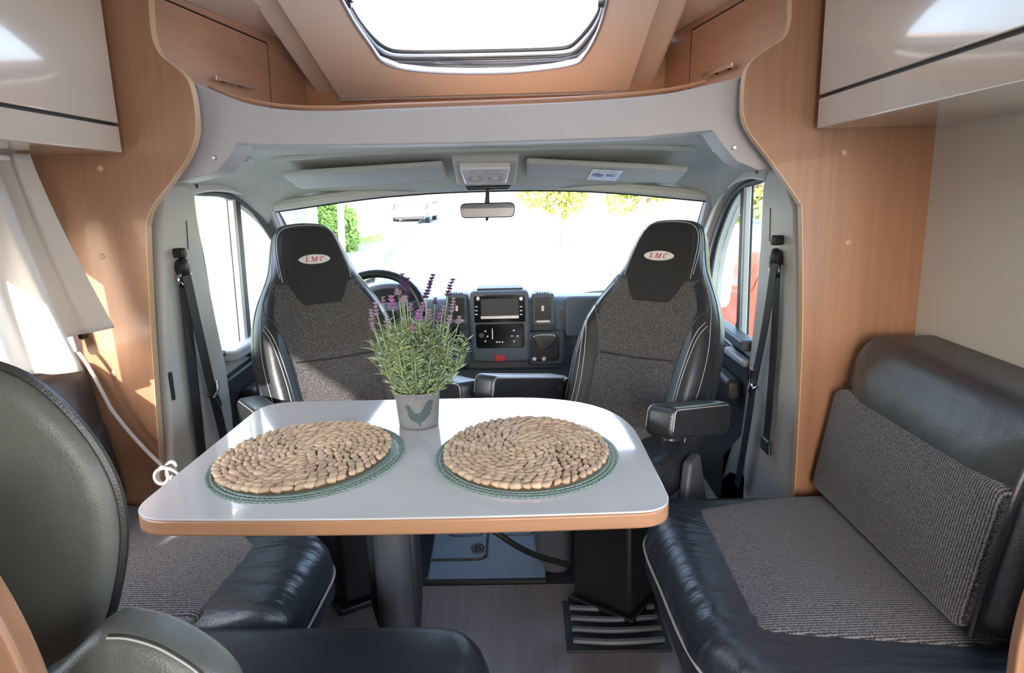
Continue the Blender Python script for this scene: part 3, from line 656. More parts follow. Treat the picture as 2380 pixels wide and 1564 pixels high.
ol = back_pad([(60, 1620), (150, 1535), (240, 1452), (310, 1450), (385, 1472), (450, 1508), (500, 1545), (540, 1595), (560, 1660), (560, 1740), (400, 1760), (150, 1760)], PC, .1, .03, .02, 0)
keep(puff(MB(), ol, ((0, PC + .055, 0), EX, EZ, -EY), .055, .02, .015, .015).build('leather_back', 'leather_lit', ang=0), bk2)
for dpx, mt, nm, rr in ((0, 'seam_dark', 'seam', .0012), (7, 'stitch', 'stitching', .0010)):
    bpx = [(252, 1476), (300, 1478), (365, 1497), (425, 1530), (470, 1564), (505, 1610), (520, 1680)]
    keep(MB().tube(smoothpath([PY(x - dpx * .6, y + dpx, PC - .0075) for x, y in bpx], 6), rr, 6).build(nm, mt), bk2)
e_ = [PY(-120, 1180, .47), PY(-40, 1262, .47), PY(0, 1320, .47), PY(45, 1395, .47), PY(85, 1475, .47), PY(120, 1562, .47), PY(150, 1660, .47)]
pts = smoothpath(e_, 5); pts += [V((pts[-1].x, .47, .0)), V((XL + .001, .47, .0)), V((XL + .001, .47, pts[0].z))]
tag(MB().prism(pts, (0, -.025, 0)).build('bench_end_panel', 'wood_v', smooth=False, bevel=.006), 'curved wooden end panel behind the near left backrest', 'panel')
# left wall backrest
bk3 = thing('backrest_cushion', 'dark leather backrest pad along the left wall under the curtain', 'cushion', (-1.1, 1.4, .47))
def lean(x0, x1, z0, z1):
    return lambda p: p + V((x1 - x0, 0, 0)) * max(0, min(1.1, (p.z - z0) / (z1 - z0)))
ol = rpoly([(1.06, .49), (1.585, .49), (1.59, .80), (1.575, .855), (1.06, .855)], [.04, .04, .06, .05, .04], 6)
keep(puff(MB(), ol, ((XL + .004, 0, 0), EY, EZ, EX), .155, .03, .012, .01, warp=lean(0, -.055, .47, .86)).build('leather_cover', 'leather', ang=0), bk3)
ol = rpoly([(1.075, .495), (1.575, .495), (1.572, .70), (1.075, .70)], .02, 4)
keep(puff(MB(), ol, ((XL + .03, 0, 0), EY, EZ, EX), .138, .015, .012, .01, step=.012, warp=lean(0, -.055, .47, .86)).build('lower_pad', 'leather', ang=0), bk3)
# right bench cushion
sc3 = thing('seat_cushion', 'right bench cushion with grey fabric centre and broad black leather border', 'cushion', (.6, 1.2, .335))
ol = rpoly([(.40, .86), (.66, .86), (.94, .955), (.94, 1.592), (.36, 1.592), (.272, 1.44), (.282, 1.02)], [.06, .06, .06, .06, .07, .1, .16], 8)
def roll(p):
    if p.z < .42: return p
    k_ = .016 * math.exp(-((p.x - .335) / .05) ** 2) + .0035 * math.sin(p.y * 120 + 2.5 * math.sin(p.x * 40)) * math.exp(-((p.x - .34) / .05) ** 2)
    return p + V((0, 0, k_))
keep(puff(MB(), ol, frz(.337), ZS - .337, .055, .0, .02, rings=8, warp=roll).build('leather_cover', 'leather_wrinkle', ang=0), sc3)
ol3 = rpoly([(.392, 1.03), (.72, .985), (.92, 1.01), (.92, 1.56), (.62, 1.55), (.41, 1.492)], [.03, .02, .02, .02, .05, .025], 5)
keep(puff(MB(), ol3, frz(.44), ZS - .44 + .004, .010, .008, .005, step=.01).build('fabric_panel', 'fabric_y', ang=0), sc3)
ff = [V((.41, .868, .41)), V((.36, .90, .41)), V((.305, .98, .41)), V((.283, 1.08, .41)), V((.276, 1.25, .41)), V((.272, 1.42, .41)), V((.30, 1.5, .41)), V((.35, 1.58, .41))]
keep(MB().tube(smoothpath([p + V((-.003, 0, 0)) for p in ff], 6), .0028, 6).build('piping', 'stitch'), sc3)
# right wall backrest
bk4 = thing('backrest_cushion', 'right wall backrest pad with leather top over ribbed grey fabric', 'cushion', (.85, 1.25, .47))
wl = lean(0, .07, .47, .87)
ol = rpoly([(.955, .49), (1.583, .49), (1.587, .83), (1.545, .882), (.955, .872)], [.045, .045, .06, .06, .05], 6)
keep(puff(MB(), ol, ((XR - .004, 0, 0), EY, EZ, -EX), .215, .035, .02, .012, warp=lambda p: V((min(wl(p).x, XR - .003), p.y, p.z))).build('leather_cover', 'leather', ang=0), bk4)
ol = rpoly([(.995, .492), (1.573, .492), (1.575, .745), (.995, .745)], .025, 5)
keep(puff(MB(), ol, ((XR - .03, 0, 0), EY, EZ, -EX), .214, .012, .008, .004, warp=wl, step=.012).build('fabric_panel', 'fabric_y', ang=0), bk4)
keep(MB().tube([wl(p) for p in smoothpath([V((.722, .985, .49)), V((.718, .985, .62)), V((.72, .985, .76)), V((.74, .985, .85))], 5)], .004, 6).build('piping', 'piping'), bk4)
keep(MB().tube([wl(p) for p in (V((.728, 1.0, .752)), V((.727, 1.3, .752)), V((.728, 1.575, .752)))], .003, 6).build('seam', 'seam_dark'), bk4)
keep(MB().tube([wl(p) for p in (V((.745, .96, .845)), V((.745, 1.25, .85)), V((.745, 1.55, .855)))], .0025, 6).build('seam', 'seam_dark'), bk4)
# wooden board at the near end of the right bench
YB_ = .868
pts = [PY(2335, 1560, YB_), PY(2348, 1470, YB_), PY(2375, 1370, YB_), PY(2430, 1230, YB_)]
pts = smoothpath(pts, 5); pts = [V((p.x, YB_, p.z)) for p in pts]
pts = [V((pts[0].x - .004, YB_, .34))] + pts + [V((XR - .001, YB_, pts[-1].z)), V((XR - .001, YB_, .34))]
tag(MB().prism(pts, (0, -.02, 0)).build('bench_end_panel', 'wood_v', smooth=False, bevel=.004), 'wooden end board at the near end of the right bench', 'panel')

# ================================================================== CAPTAIN SEATS
def interp(tab, t):
    for (a, va), (b, vb) in zip(tab, tab[1:]):
        if t <= b: return va + (vb - va) * max(0, (t - a) / (b - a))
    return tab[-1][1]
WT = [(0, .19), (.1, .21), (.2, .222), (.30, .229), (.38, .227), (.445, .218), (.49, .206), (.53, .190), (.56, .175), (.59, .158), (.62, .142), (.65, .131), (.70, .117), (.735, .108), (.765, .098), (.785, .083), (.796, .062), (.80, .03)]
TK = [(0, .15), (.3, .15), (.5, .125), (.6, .115), (.7, .11), (.76, .095), (.785, .07), (.8, .03)]
def sm(tab, t): return sum(interp(tab, max(0, min(.8, t + d))) for d in (-.015, -.0075, 0, .0075, .015)) / 5 if t < .77 else interp(tab, t)
def front(x, t):
    wd = sm(WT, t); T = sm(TK, t); u = min(1, abs(x) / wd)
    y = T / 2 * max(0, 1 - u ** 4.5) ** (1 / 3)
    bol = .040 * max(0, min(1, (.56 - t) / .14)) * max(0, min(1, t / .05)); y += bol * math.exp(-((u - .80) / .155) ** 2) * (1 if u < .97 else .6)
    y += .014 * math.exp(-((t - .66) / .09) ** 2) * (1 - u ** 3)
    return y
def make_seat(label, loc, rz, rec, z0=.655, tilt=.2, lens=(.37, .37)):
    e = thing('captain_seat', label, 'seat', loc, rz); H = .42; cb, sb = math.cos(rec), math.sin(rec)
    def P(x, t, d): return V((x, sb * t - cb * d, H + cb * t + sb * d))
    vs = []; fs = []; rows = 54; n = 44
    for i in range(rows + 1):
        t = .8 * (1 - (1 - i / rows) ** 1.25); wd = sm(WT, t); T = sm(TK, t)
        for j in range(n):
            an = 2 * math.pi * j / n; c, s = math.cos(an), math.sin(an); x = wd * math.copysign(abs(c) ** .55, c)
            d = front(x, t) if s >= 0 else -T / 2 * abs(s) ** .55
            if abs(s) < 1e-6: d = 0
            vs.append(P(x, t, d))
    for i in range(rows):
        for j in range(n): a = i * n + j; b = i * n + (j + 1) % n; fs.append((a, b, b + n, a + n))
    fs += [tuple(range(n - 1, -1, -1)), tuple(rows * n + j for j in range(n))]
    MB().add(vs, fs).build('backrest', 'leather_seat', e, ang=0)
    def patch(name, half, lift, mt, rings=9, par=e, step=.012):
        ol = [V(p) for p in half] + [V((-p[0], p[1])) for p in reversed(half)]
        return patch_o(name, ol, lift, mt, rings, par, step)
    def patch_o(name, ol, lift, mt, rings=9, par=e, step=.012):
        ol = resample(ol, step); k = len(ol); c = sum(ol, V((0, 0))) / k; vs = []; fs = []
        for i in range(rings):
            s = 1 - i / rings; l_ = lift if i > 0 else -.004
            q = [c + (p - c) * (s if i != 1 else .985) for p in ol]
            if i == 1: l_ = lift
            vs += [P(p.x, p.y, front(p.x, p.y) + l_) for p in q]
        vs.append(P(c.x, c.y, front(c.x, c.y) + lift))
        for i in range(rings - 1):
            for j in range(k): a = i * k + j; b = i * k + (j + 1) % k; fs.append((a, b, b + k, a + k))
        l0 = (rings - 1) * k; fs += [(l0 + j, l0 + (j + 1) % k, len(vs) - 1) for j in range(k)]
        return MB().add(vs, fs).build(name, mt, par, ang=50)
    fabric_half = [(.0, .012), (.118, .012), (.120, .12), (.124, .22), (.130, .32), (.145, .40), (.168, .455), (.186, .49), (.178, .535), (.158, .575), (.143, .598), (.120, .58), (.0, .56)]
    patch('fabric_panel', fabric_half, .0022, 'fabric_v', 12)
    patch('lumbar_seam', [(0, .318), (.122, .322), (.123, .328), (0, .324)], .0030, 'seam_dark', 3)
    ins = [(.0, .503), (.058, .503), (.072, .522), (.092, .565), (.100, .60), (.098, .66), (.092, .71), (.082, .745), (.066, .762), (.04, .769), (0, .771)]
    patch('headrest_insert', ins, .0060, 'alcantara', 8)
    def line(name, pts, mt, r, par=e, lift=.0035):
        q = smoothpath([V(p) for p in pts], 5); MB().tube([P(p.x, p.y, front(p.x, p.y) + lift) for p in q], r, 6).build(name, mt, par)
    for s in (-1, 1):
        line('stitching', [(s * .109, .585), (s * .107, .66), (s * .100, .715), (s * .088, .752), (s * .066, .772), (s * .03, .779), (0, .780)], 'stitch', .0010)
        line('stitching', [(s * .1145, .60), (s * .112, .665), (s * .1045, .72), (s * .092, .757)], 'stitch', .0009)
        line('stitching', [(s * .150, .05), (s * .150, .18), (s * .157, .28), (s * .172, .38), (s * .190, .45)], 'stitch', .0010)
        line('stitching', [(s * .160, .05), (s * .161, .18), (s * .168, .28), (s * .182, .38), (s * .196, .44)], 'stitch', .0010)
        line('stitching', [(s * .197, .08), (s * .206, .2), (s * .213, .3), (s * .211, .38), (s * .202, .44), (s * .186, .505), (s * .160, .565), (s * .138, .61), (s * .124, .66), (s * .112, .71), (s * .098, .755)], 'stitch', .0009)
        # side seam piping
        q = smoothpath([P(s * (sm(WT, t) * .985), t, sm(TK, t) * .18) for t in (.05, .15, .25, .35, .42, .48, .53, .58, .63, .68, .73, .76, .78)], 4)
        MB().tube(q, .0028, 6).build('piping', 'piping', e)
    # oval badge
    bc = V((0, .648)); el_ = [V((.050 * math.cos(a * math.pi / 18), .648 + .0165 * math.sin(a * math.pi / 18))) for a in range(36)]
    bd = patch_o('badge', el_, .0105, 'badge', 4, e, .004)
    MB().tube([P(p.x, p.y, front(p.x, p.y) + .0100) for p in el_], .0013, 6, True).build('badge_rim', 'badge_rim', bd)
    def glyph(polys, ox):
        m = MB()
        for pl in polys:
            pts = []
            for (a, b) in pl:
                x = ox + a * .0105 + (b - .5) * .0045; t = .648 + (b - .5) * .0155; pts.append(P(x, t, front(x, t) + .0107))
            m.prism(pts, P(0, 0, .0008) - P(0, 0, 0))
        return m
    Lp = [[(.18, 0), (.45, 0), (.45, 1), (.18, 1)], [(0, .92), (.65, .92), (.65, 1), (0, 1)], [(0, 0), (1.15, 0), (1.15, .08), (0, .08)], [(1.03, .08), (1.15, .08), (1.2, .3), (1.1, .3)]]
    Mp = [[(.15, 0), (.27, 0), (.27, 1), (.15, 1)], [(.2, 1), (.48, 1), (.98, 0), (.78, 0)], [(1.42, 1), (1.62, 1), (.98, 0), (.86, 0)], [(1.4, 0), (1.68, 0), (1.68, 1), (1.4, 1)], [(0, 0), (.45, 0), (.45, .07), (0, .07)], [(1.25, 0), (1.85, 0), (1.85, .07), (1.25, .07)], [(1.4, .93), (1.85, .93), (1.85, 1), (1.4, 1)], [(0, .93), (.4, .93), (.4, 1), (0, 1)]]
    Cp = []
    for i in range(12):
        a0 = math.radians(48 + i * 22); a1 = math.radians(48 + (i + 1) * 22); f = lambda a, r: (.62 + .60 * r * math.cos(a), .5 + .52 * r * math.sin(a)); ri = .60 + .22 * abs(math.sin(a0))
        Cp.append([f(a0, ri), f(a1, ri), f(a1, 1), f(a0, 1)])
    Cp.append([(1.0, .72), (1.12, .72), (1.12, 1), (1.04, 1)])
    for gname, pl, ox in (('letter', Lp, -.0290), ('letter', Mp, -.0105), ('letter', Cp, .0155)): glyph(pl, ox).build(gname, 'logo_red', bd, smooth=False)
    # cushion, base
    ol = rpoly([(-.22, -.24), (.22, -.24), (.22, .03), (-.22, .03)], [.08, .08, .04, .04], 6)
    puff(MB(), ol, ((0, 0, H + .0), EX, EY, EZ), .13, .045, .012, .03).build('seat_cushion', 'leather_seat', e, ang=0)
    ol = rpoly([(-.12, -.20), (.12, -.20), (.12, .0), (-.12, .0)], .04, 5)
    puff(MB(), ol, ((0, 0, H + .10), EX, EY, EZ), .045, .02, .01, .01).build('seat_fabric', 'fabric_v', e, ang=0)
    MB().bb(-.10, .10, -.12, .09, .02, H).build('pedestal', 'black_plastic', e, bevel=.02)
    MB().bb(-.11, .11, -.13, .10, .0, .02).build('swivel_plate', 'black_plastic', e, bevel=.005)
    # armrests
    for s in (-1, 1):
        y0 = .05; a = make_arm(e, s, y0, z0, tilt, lens[s > 0])
        MB().lathe([(0, -.02), (.035, -.02), (.035, .02), (0, .02)], 20, (s * .235, y0, z0 - .04), (1, 0, 0)).build('armrest_hinge', 'black_plastic', a)
    return e
def make_arm(e, s, y0, z0, tilt, AL):
    R_ = M.Translation((0, y0, z0)) @ M.Rotation(-tilt, 4, 'X'); AX = s * .262
    ol = rpoly([(-AL, -.075), (.035, -.09), (.04, 0), (-AL, 0)], [.028, .03, .03, .022], 6); wp_ = lambda p: R_ @ p
    a = puff(MB(), ol, ((AX - .036, 0, 0), EY, EZ, EX), .072, .014, .0, .014, warp=wp_).build('armrest', 'leather_seat', e, ang=0)
    il = inset([V(p) for p in resample(ol, .01)], .006)
    for xx in (AX - .0335, AX + .0335):
        pts = [V((xx, p.x, p.y)) for p in il if p.y > -.06 and p.x < .0]; pts.sort(key=lambda q: math.atan2(q.z + .06, q.y + .1))
        MB().tube([R_ @ p for p in pts], .0011, 5).build('stitching', 'stitch', a)
    return a
s1 = make_seat('black and grey captain seat on the driver side behind the lavender', (-.546, 1.94, 0), math.radians(33), math.radians(25.5), .67, .11, (.22, .37))
s2 = make_seat('black and grey captain seat on the passenger side, turned towards the table', (.282, 1.875, 0), math.radians(-36), math.radians(28), .657, .23)
# buckle and side cover on the passenger seat
m = MB(); m.prism([V((.225, -.16, .24)), V((.225, .02, .24)), V((.225, .03, .38)), V((.225, -.03, .53)), V((.225, -.09, .52))], (.03, 0, 0)); m.build('side_cover', 'tub', s2, bevel=.01)
m = MB(); m.box((0, 0, 0), (.028, .05, .09)).xf(M.Translation((.275, -.20, .40)) @ M.Rotation(.5, 4, 'X')); bk = m.build('buckle', 'black_plastic', s2, bevel=.006)
m = MB(); m.box((0, 0, .047), (.018, .035, .008)).xf(M.Translation((.275, -.20, .40)) @ M.Rotation(.5, 4, 'X')); m.build('release_button', 'buckle_red', bk, bevel=.002)

# ================================================================== SEAT BELTS
def belt(x, s, ring, strap1, strap2, tongue, adj, label):
    xx = x - s * .045; e = thing('seat_belt', label, 'seat belt', PX(*ring, xx))
    f = lambda p, o=0: PX(*p, xx - s * o)
    a = f(adj); keep(MB().box(a, (.03, .022, .026)).build('height_adjuster', 'black_plastic', bevel=.005), e)
    r = f(ring); keep(MB().lathe([(0, -.014), (.018, -.013), (.026, -.006), (.027, .004), (.022, .012), (0, .014)], 20, r, (s, 0, 0)).build('anchor_cap', 'black_plastic'), e)
    lp = [r + V((0, .032 * math.cos(t), -.03 + .018 * math.sin(t))) for t in [i * math.pi / 8 for i in range(16)]]
    keep(MB().tube(lp, .005, 8, True).build('guide_loop', 'steel'), e)
    for st, o in ((strap1, 0), (strap2, .012)):
        keep(MB().strip(smoothpath([f(p, o) for p in st], 5), EY, .046, .002).build('webbing', 'webbing', smooth=False), e)
    t0 = f(tongue[0], .016); t1 = f(tongue[1], .016); d = (t1 - t0).normalized(); u = EY
    m = MB(); u = EY - d * d.y; u.normalize(); n = d.cross(u)
    m.tube([t0 + u * .032 - d * .012, t0 + u * .02 + d * .012, t0 + d * .016, t0 - u * .02 + d * .012, t0 - u * .032 - d * .012], .005, 6)
    q = t0 + d * .01
    for k in (-1, 1): m.prism([q + u * (k * .010) + d * .0, q + u * (k * .004) + d * .0, q + u * (k * .004) + d * .045, q + u * (k * .010) + d * .045], n * .003)
    m.prism([q + u * .010 + d * .045, q - u * .010 + d * .045, q - u * .010 + d * .053, q + u * .010 + d * .053], n * .003)
    keep(m.build('tongue', 'chrome', smooth=False), e)
    p = f(strap1[-1]); keep(MB().box(p, (.012, .06, .04)).build('lower_anchor', 'black_plastic', bevel=.006), e)
belt(XDL, -1, (426, 622), [(424, 640), (440, 780), (458, 950), (470, 1060), (474, 1090)], [(433, 640), (455, 740), (480, 850), (493, 905), (512, 980), (530, 1060)], ((497, 908), (512, 945)), (418, 588), 'black seat belt on the left pillar beside the driver seat')
belt(XDR, 1, (1802, 600), [(1806, 612), (1800, 780), (1788, 950), (1780, 1035)], [(1800, 612), (1778, 760), (1752, 890), (1742, 960), (1722, 1080), (1712, 1130)], ((1752, 885), (1736, 925)), (1806, 558), 'black seat belt on the right pillar beside the passenger seat')
# ================================================================== DASHBOARD
YD = 2.54
db = thing('dashboard', 'dark blue-grey cab dashboard with central console under the windscreen', 'dashboard', (XC, 2.8, .6))
def K(o): return keep(o, db)
prof = [(2.62, .30), (2.60, .62), (2.575, .70), (2.57, .80), (2.60, .828), (2.70, .826), (2.95, .79), (3.0, .78), (3.0, .30)]
K(MB().prism([V((XDL + .06, y, z)) for y, z in prof], (XDR - XDL - .12, 0, 0)).build('body', 'dash', bevel=.015))
def DB(name, px0, px1, y, depth, mt, bevel=.006, rad=None, par=None, smooth=True):
    """box on the dash face given by two pixel corners at depth y, going back by depth"""
    a = PY(*px0, y); b = PY(*px1, y); x0, x1 = sorted((a.x, b.x)); z0, z1 = sorted((a.z, b.z))
    if rad: pl = rpoly([(x0, z0), (x1, z0), (x1, z1), (x0, z1)], rad, 5); m = MB().prism([V((p.x, y, p.y)) for p in pl], (0, depth, 0))
    else: m = MB().bb(x0, x1, y, y + depth, z0, z1)
    o = m.build(name, mt, bevel=bevel)
    if par is None: return K(o)
    o.parent = par; return o
cons = DB('console', (1090, 678), (1232, 842), YD, .1, 'dash', .012, .02)
DB('tray_lid', (1108, 671), (1215, 680), YD + .03, .1, 'dash_dark', .004)
DB('console_lower', (1082, 812), (1312, 858), YD + .012, .1, 'dash_mid', .012, .02)
rad = DB('radio_unit', (1101, 689), (1221, 749), YD - .006, .02, 'black_gloss', .002, .006, cons)
DB('screen', (1117, 695), (1206, 738), YD - .008, .004, 'dash_dark', .001, None, cons)
DB('screen_trim', (1117, 735), (1206, 740), YD - .010, .004, 'steel', .001, None, cons)
DB('card_slot', (1126, 686), (1196, 689), YD - .004, .006, 'seam_dark', .0005, None, cons)
for px in (1111, 1211):
    p = PY(px, 694, YD - .008); MB().lathe([(0, -.006), (.006, -.006), (.008, -.002), (.008, .004)], 16, p, (0, 1, 0)).build('radio_knob', 'steel', cons)
    for k in range(3): DB('radio_button', (px - 4 - (3 if px < 1150 else -1), 712 + k * 9), (px + 2 - (3 if px < 1150 else -1), 714 + k * 9), YD - .008, .003, 'white_print', 0, None, cons)
DB('climate_panel', (1105, 753), (1219, 808), YD - .005, .02, 'black_gloss', .003, .014, cons)
DB('climate_trim', (1104, 750), (1220, 752), YD - .007, .01, 'dash_mid', .0008, None, cons)
for q in ((1119, 779), (1203, 781)):
    p = PY(*q, YD - .006); MB().lathe([(0, -.010), (.009, -.010), (.011, -.002), (.011, .004)], 20, p, (0, 1, 0)).build('climate_dial', 'dash_mid', cons)
for q in ((1128, 770), (1133, 782), (1128, 793), (1194, 768), (1190, 781), (1203, 781), (1195, 793), (1155, 795), (1161, 795), (1168, 795)): DB('climate_button', (q[0] - 2, q[1] - 1.5), (q[0] + 2, q[1] + 1.5), YD - (.007 if q != (1203, 781) else .018), .003, 'white_print', 0, None, cons)
DB('fan_indicator', (1143, 764), (1146, 788), YD - .007, .003, 'white_print', 0, None, cons)
DB('switch_row', (1112, 825), (1212, 841), YD + .004, .02, 'dash_dark', .003, .006, cons)
hz_ = DB('hazard_button', (1149, 826), (1174, 840), YD - .002, .02, 'hazard_red', .002, None, cons)
for q in (1118, 1130, 1142, 1192, 1205): DB('switch', (q - 2.5, 831), (q + 2.5, 835), YD + .001, .01, 'white_print', 0, None, cons)
def vent(x0, x1, y0, y1):
    h = DB('vent_housing', (x0 - 7, y0 - 9), (x1 + 9, y1 + 22), YD + .018, .09, 'dash', .01, .012)
    DB('vent_recess', (x0, y0), (x1, y1), YD + .014, .01, 'black_plastic', .001, None, h)
    for k in range(6):
        xx = x0 + 3 + (x1 - x0 - 6) * k / 5; DB('slat', (xx - 1.2, y0 + 1), (xx + 1.2, y1 - 1), YD + .008, .012, 'dash_mid', .0006, None, h)
    xm = (x0 + x1) / 2; DB('vent_tab', (xm - 3, (y0 + y1) / 2 - 6), (xm + 3, (y0 + y1) / 2 + 6), YD + .003, .01, 'white_print', .001, None, h)
    DB('vent_wheel', (x0 + 4, y1 + 3), (x1 - 2, y1 + 7), YD + .012, .01, 'steel', .001, None, h)
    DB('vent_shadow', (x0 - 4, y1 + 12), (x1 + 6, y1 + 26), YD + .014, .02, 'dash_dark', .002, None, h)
    for k in range(5): DB('top_louvre', (x0 + 4 + k * 6, y0 - 12), (x0 + 7 + k * 6, y0 - 10), YD + .022, .02, 'seam_dark', 0, None, h)
vent(1043, 1080, 693, 741); vent(1243, 1280, 692, 742)
DB('glovebox_lid', (1312, 690), (1560, 780), 2.562, .03, 'dash', .012, .02)
DB('dash_shelf', (1225, 772), (1312, 850), YD + .006, .06, 'dash_mid', .01, .02)
DB('pocket', (1233, 778), (1300, 838), YD + .002, .01, 'black_plastic', .004, .02)
p = PY(1266, 778, YD - .004)
m = MB(); pl = [V((PY(px, py, YD - .008).x, YD - .008, PY(px, py, YD - .008).z)) for px, py in ((1242, 779), (1288, 778), (1287, 795), (1277, 808), (1265, 812), (1252, 807), (1243, 794))]
m.prism(smoothpath(pl, 4, True), (0, .03, 0)); K(m.build('silver_cup', 'chrome', bevel=.006))
for q in (1242, 1264):
    K(MB().lathe([(0, -.004), (.007, -.004), (.010, -.001), (.011, .006)], 16, PY(q, 834, YD - .002), (0, 1, 0)).build('power_socket', 'steel'))
# instrument hood
m = MB(); pts = smoothpath([V((PY(px, py, 2.60).x, 2.60, PY(px, py, 2.60).z)) for px, py in ((838, 720), (842, 680), (870, 664), (920, 660), (960, 672), (985, 700), (990, 730))], 4)
K(MB().prism(pts, (0, .12, 0)).build('instrument_hood', 'dash', bevel=.01))
pts2 = smoothpath([V((PY(px, py, 2.595).x, 2.595, PY(px, py, 2.595).z)) for px, py in ((850, 720), (853, 688), (876, 674), (920, 670), (952, 680), (975, 705), (978, 730))], 4)
K(MB().prism(pts2, (0, .01, 0)).build('instrument_cluster', 'black_plastic', smooth=False))
DB('lower_fascia', (840, 760), (1100, 860), 2.585, .03, 'dash_dark', .01, .02)
# gear lever
gl = thing('gear_lever', 'dash-mounted gear lever with silver-ringed knob beside the lavender', 'gear lever', PY(1062, 815, 2.45))
m = MB(); bpt = PY(1078, 835, 2.52); tpt = PY(1058, 772, 2.42)
keep(MB().lathe([(0, -.03), (.016, -.028), (.023, -.01), (.023, .01), (.015, .026), (0, .028)], 24, tpt, (.2, -.8, .5)).build('knob', 'black_gloss'), gl)
keep(MB().tube([tpt + V((.021 * math.cos(a) * .98, -.022 + .012 * math.sin(a), .021 * math.sin(a))) for a in [i * math.pi / 12 for i in range(24)]], .0035, 6, True).build('ring', 'chrome'), gl)
keep(MB().tube([tpt, tpt.lerp(bpt, .5), bpt], [.012, .016, .02], 10).build('stick', 'black_plastic'), gl)
q = [PY(1036, 845, 2.5), PY(1096, 842, 2.5), PY(1090, 800, 2.52), PY(1056, 800, 2.5)]
m = MB(); ap = tpt.lerp(bpt, .55); m.add(q + [ap + V((0, -.01, 0)), PY(1066, 845, 2.43)], [(0, 5, 4), (5, 1, 4), (1, 2, 4), (2, 3, 4), (3, 0, 4), (0, 1, 5)]); keep(m.build('boot', 'dash_mid', smooth=False, bevel=.004), gl)
# steering wheel
sw = thing('steering_wheel', 'black steering wheel behind the driver seat and the lavender', 'steering wheel', PY(868, 742, 2.36))
c = V(sw.location); tilt = M.Rotation(math.radians(-32), 3, 'X'); RR = .182
ring = [c + tilt @ V((RR * math.cos(a), 0, RR * math.sin(a))) for a in [i * math.pi / 24 for i in range(48)]]
keep(MB().tube(ring, .0155, 12, True).build('rim', 'black_plastic'), sw)
m = MB(); pl = rpoly([(-.075, -.05), (.075, -.05), (.085, .04), (-.085, .04)], .03, 5); m.prism([c + tilt @ V((p.x, -.0, p.y)) for p in pl], tilt @ V((0, .05, 0))); keep(m.build('hub', 'dash_dark', bevel=.012), sw)
for ang in (20, 160, 250, 290):
    a = math.radians(ang); keep(MB().strip([c + tilt @ V((.06 * math.cos(a), .02, .04 * math.sin(a))), c + tilt @ V((RR * math.cos(a), 0, RR * math.sin(a)))], tilt @ V((-math.sin(a), 0, math.cos(a))), .03, .015).build('spoke', 'dash_mid', bevel=.004), sw)
keep(MB().tube([c + tilt @ V((0, .04, 0)), c + V((0, .19, -.10))], .04, 14).build('column', 'dash_dark'), sw)

# ================================================================== SUN VISORS, COURTESY LAMP, MIRROR
def visor(tl, tr, br_, bl_, label):
    A, B, C_, D = PY(*tl, 2.20), PY(*tr, 2.20), PY(*br_, 2.36), PY(*bl_, 2.36)
    e = thing('sun_visor', label, 'sun visor', (A + B) / 2); U = (B - A).normalized(); W = ((A + B) / 2 - (C_ + D) / 2); h = W.length; W.normalize(); N = U.cross(W).normalized()
    if N.y > 0: N = -N
    W = N.cross(U) if N.cross(U).dot(W) > 0 else U.cross(N); wd = ((B - A).length + (C_ - D).length) / 2; O = (C_ + D) / 2 - U * wd / 2 + V((0, 0, 0))
    ol = rpoly([(0, 0), (wd, 0), (wd, h), (0, h)], [.02, .02, .015, .015], 5)
    keep(puff(MB(), ol, (O - N * .002, U, W, N), .018, .008, .002, .004).build('panel', 'visor', ang=0), e)
    return e, O, U, W, N, wd, h
e, O, U, W, N, wd, h = visor((685, 397), (1046, 373), (1050, 411), (690, 428), 'grey sun visor on the driver side of the mirror')
keep(MB().box(O + U * (wd * .84) + W * .004 + N * .012, (.035, .014, .012)).build('clip', 'plastic_grey', bevel=.003), e)
e, O, U, W, N, wd, h = visor((1214, 367), (1575, 385), (1578, 413), (1214, 404), 'grey sun visor on the passenger side with a warning sticker')
keep(MB().box(O + U * (wd * .13) + W * .004 + N * .012, (.035, .014, .012)).build('clip', 'plastic_grey', bevel=.003), e)
def on(u, v, l=.0185): return O + U * u + W * v + N * l
u0, u1, v0, v1 = wd * .405, wd * .595, h * .10, h * .86
skr = keep(MB().prism([on(u0, v0), on(u1, v0), on(u1 + .006, v1), on(u0 + .006, v1)], N * .0012).build('sticker', 'sticker_white', smooth=False), e)
def sub(o): o.parent = skr; return o
b = .006; sub(MB().prism([on(u0 + b, v0 + b * 1.3, .0198), on(u1 - b, v0 + b * 1.3, .0198), on(u1 - b + .004, v1 - .02, .0198), on(u0 + b + .004, v1 - .02, .0198)], N * .0005).build('print_field', 'sticker', smooth=False))
cu, cv = u0 + .030, v0 + h * .40
sub(MB().tube([on(cu + .018 * math.cos(a), cv + .016 * math.sin(a), .0206) for a in [i * math.pi / 12 for i in range(24)]], .0016, 5, True).build('print_ring', 'sticker_ink'))
sub(MB().tube([on(cu - .012, cv + .010, .0206), on(cu + .012, cv - .010, .0206)], .0015, 5).build('print_bar', 'sticker_ink'))
sub(MB().tube([on(cu - .010, cv - .003, .0206), on(cu - .002, cv + .004, .0206), on(cu + .008, cv + .001, .0206)], .0012, 5).build('print_figure', 'sticker_ink'))
for k in range(3): sub(MB().tube([on(u1 - .040, cv + .010 - k * .009, .0206), on(u1 - .012 - (k % 2) * .006, cv + .010 - k * .009, .0206)], .0009, 5).build('print_line', 'sticker_ink'))
sub(MB().tube([on(u0 + .022, v1 - .012, .0200), on(u1 - .01, v1 - .012, .0200)], .0018, 5).build('print_line', 'sticker'))

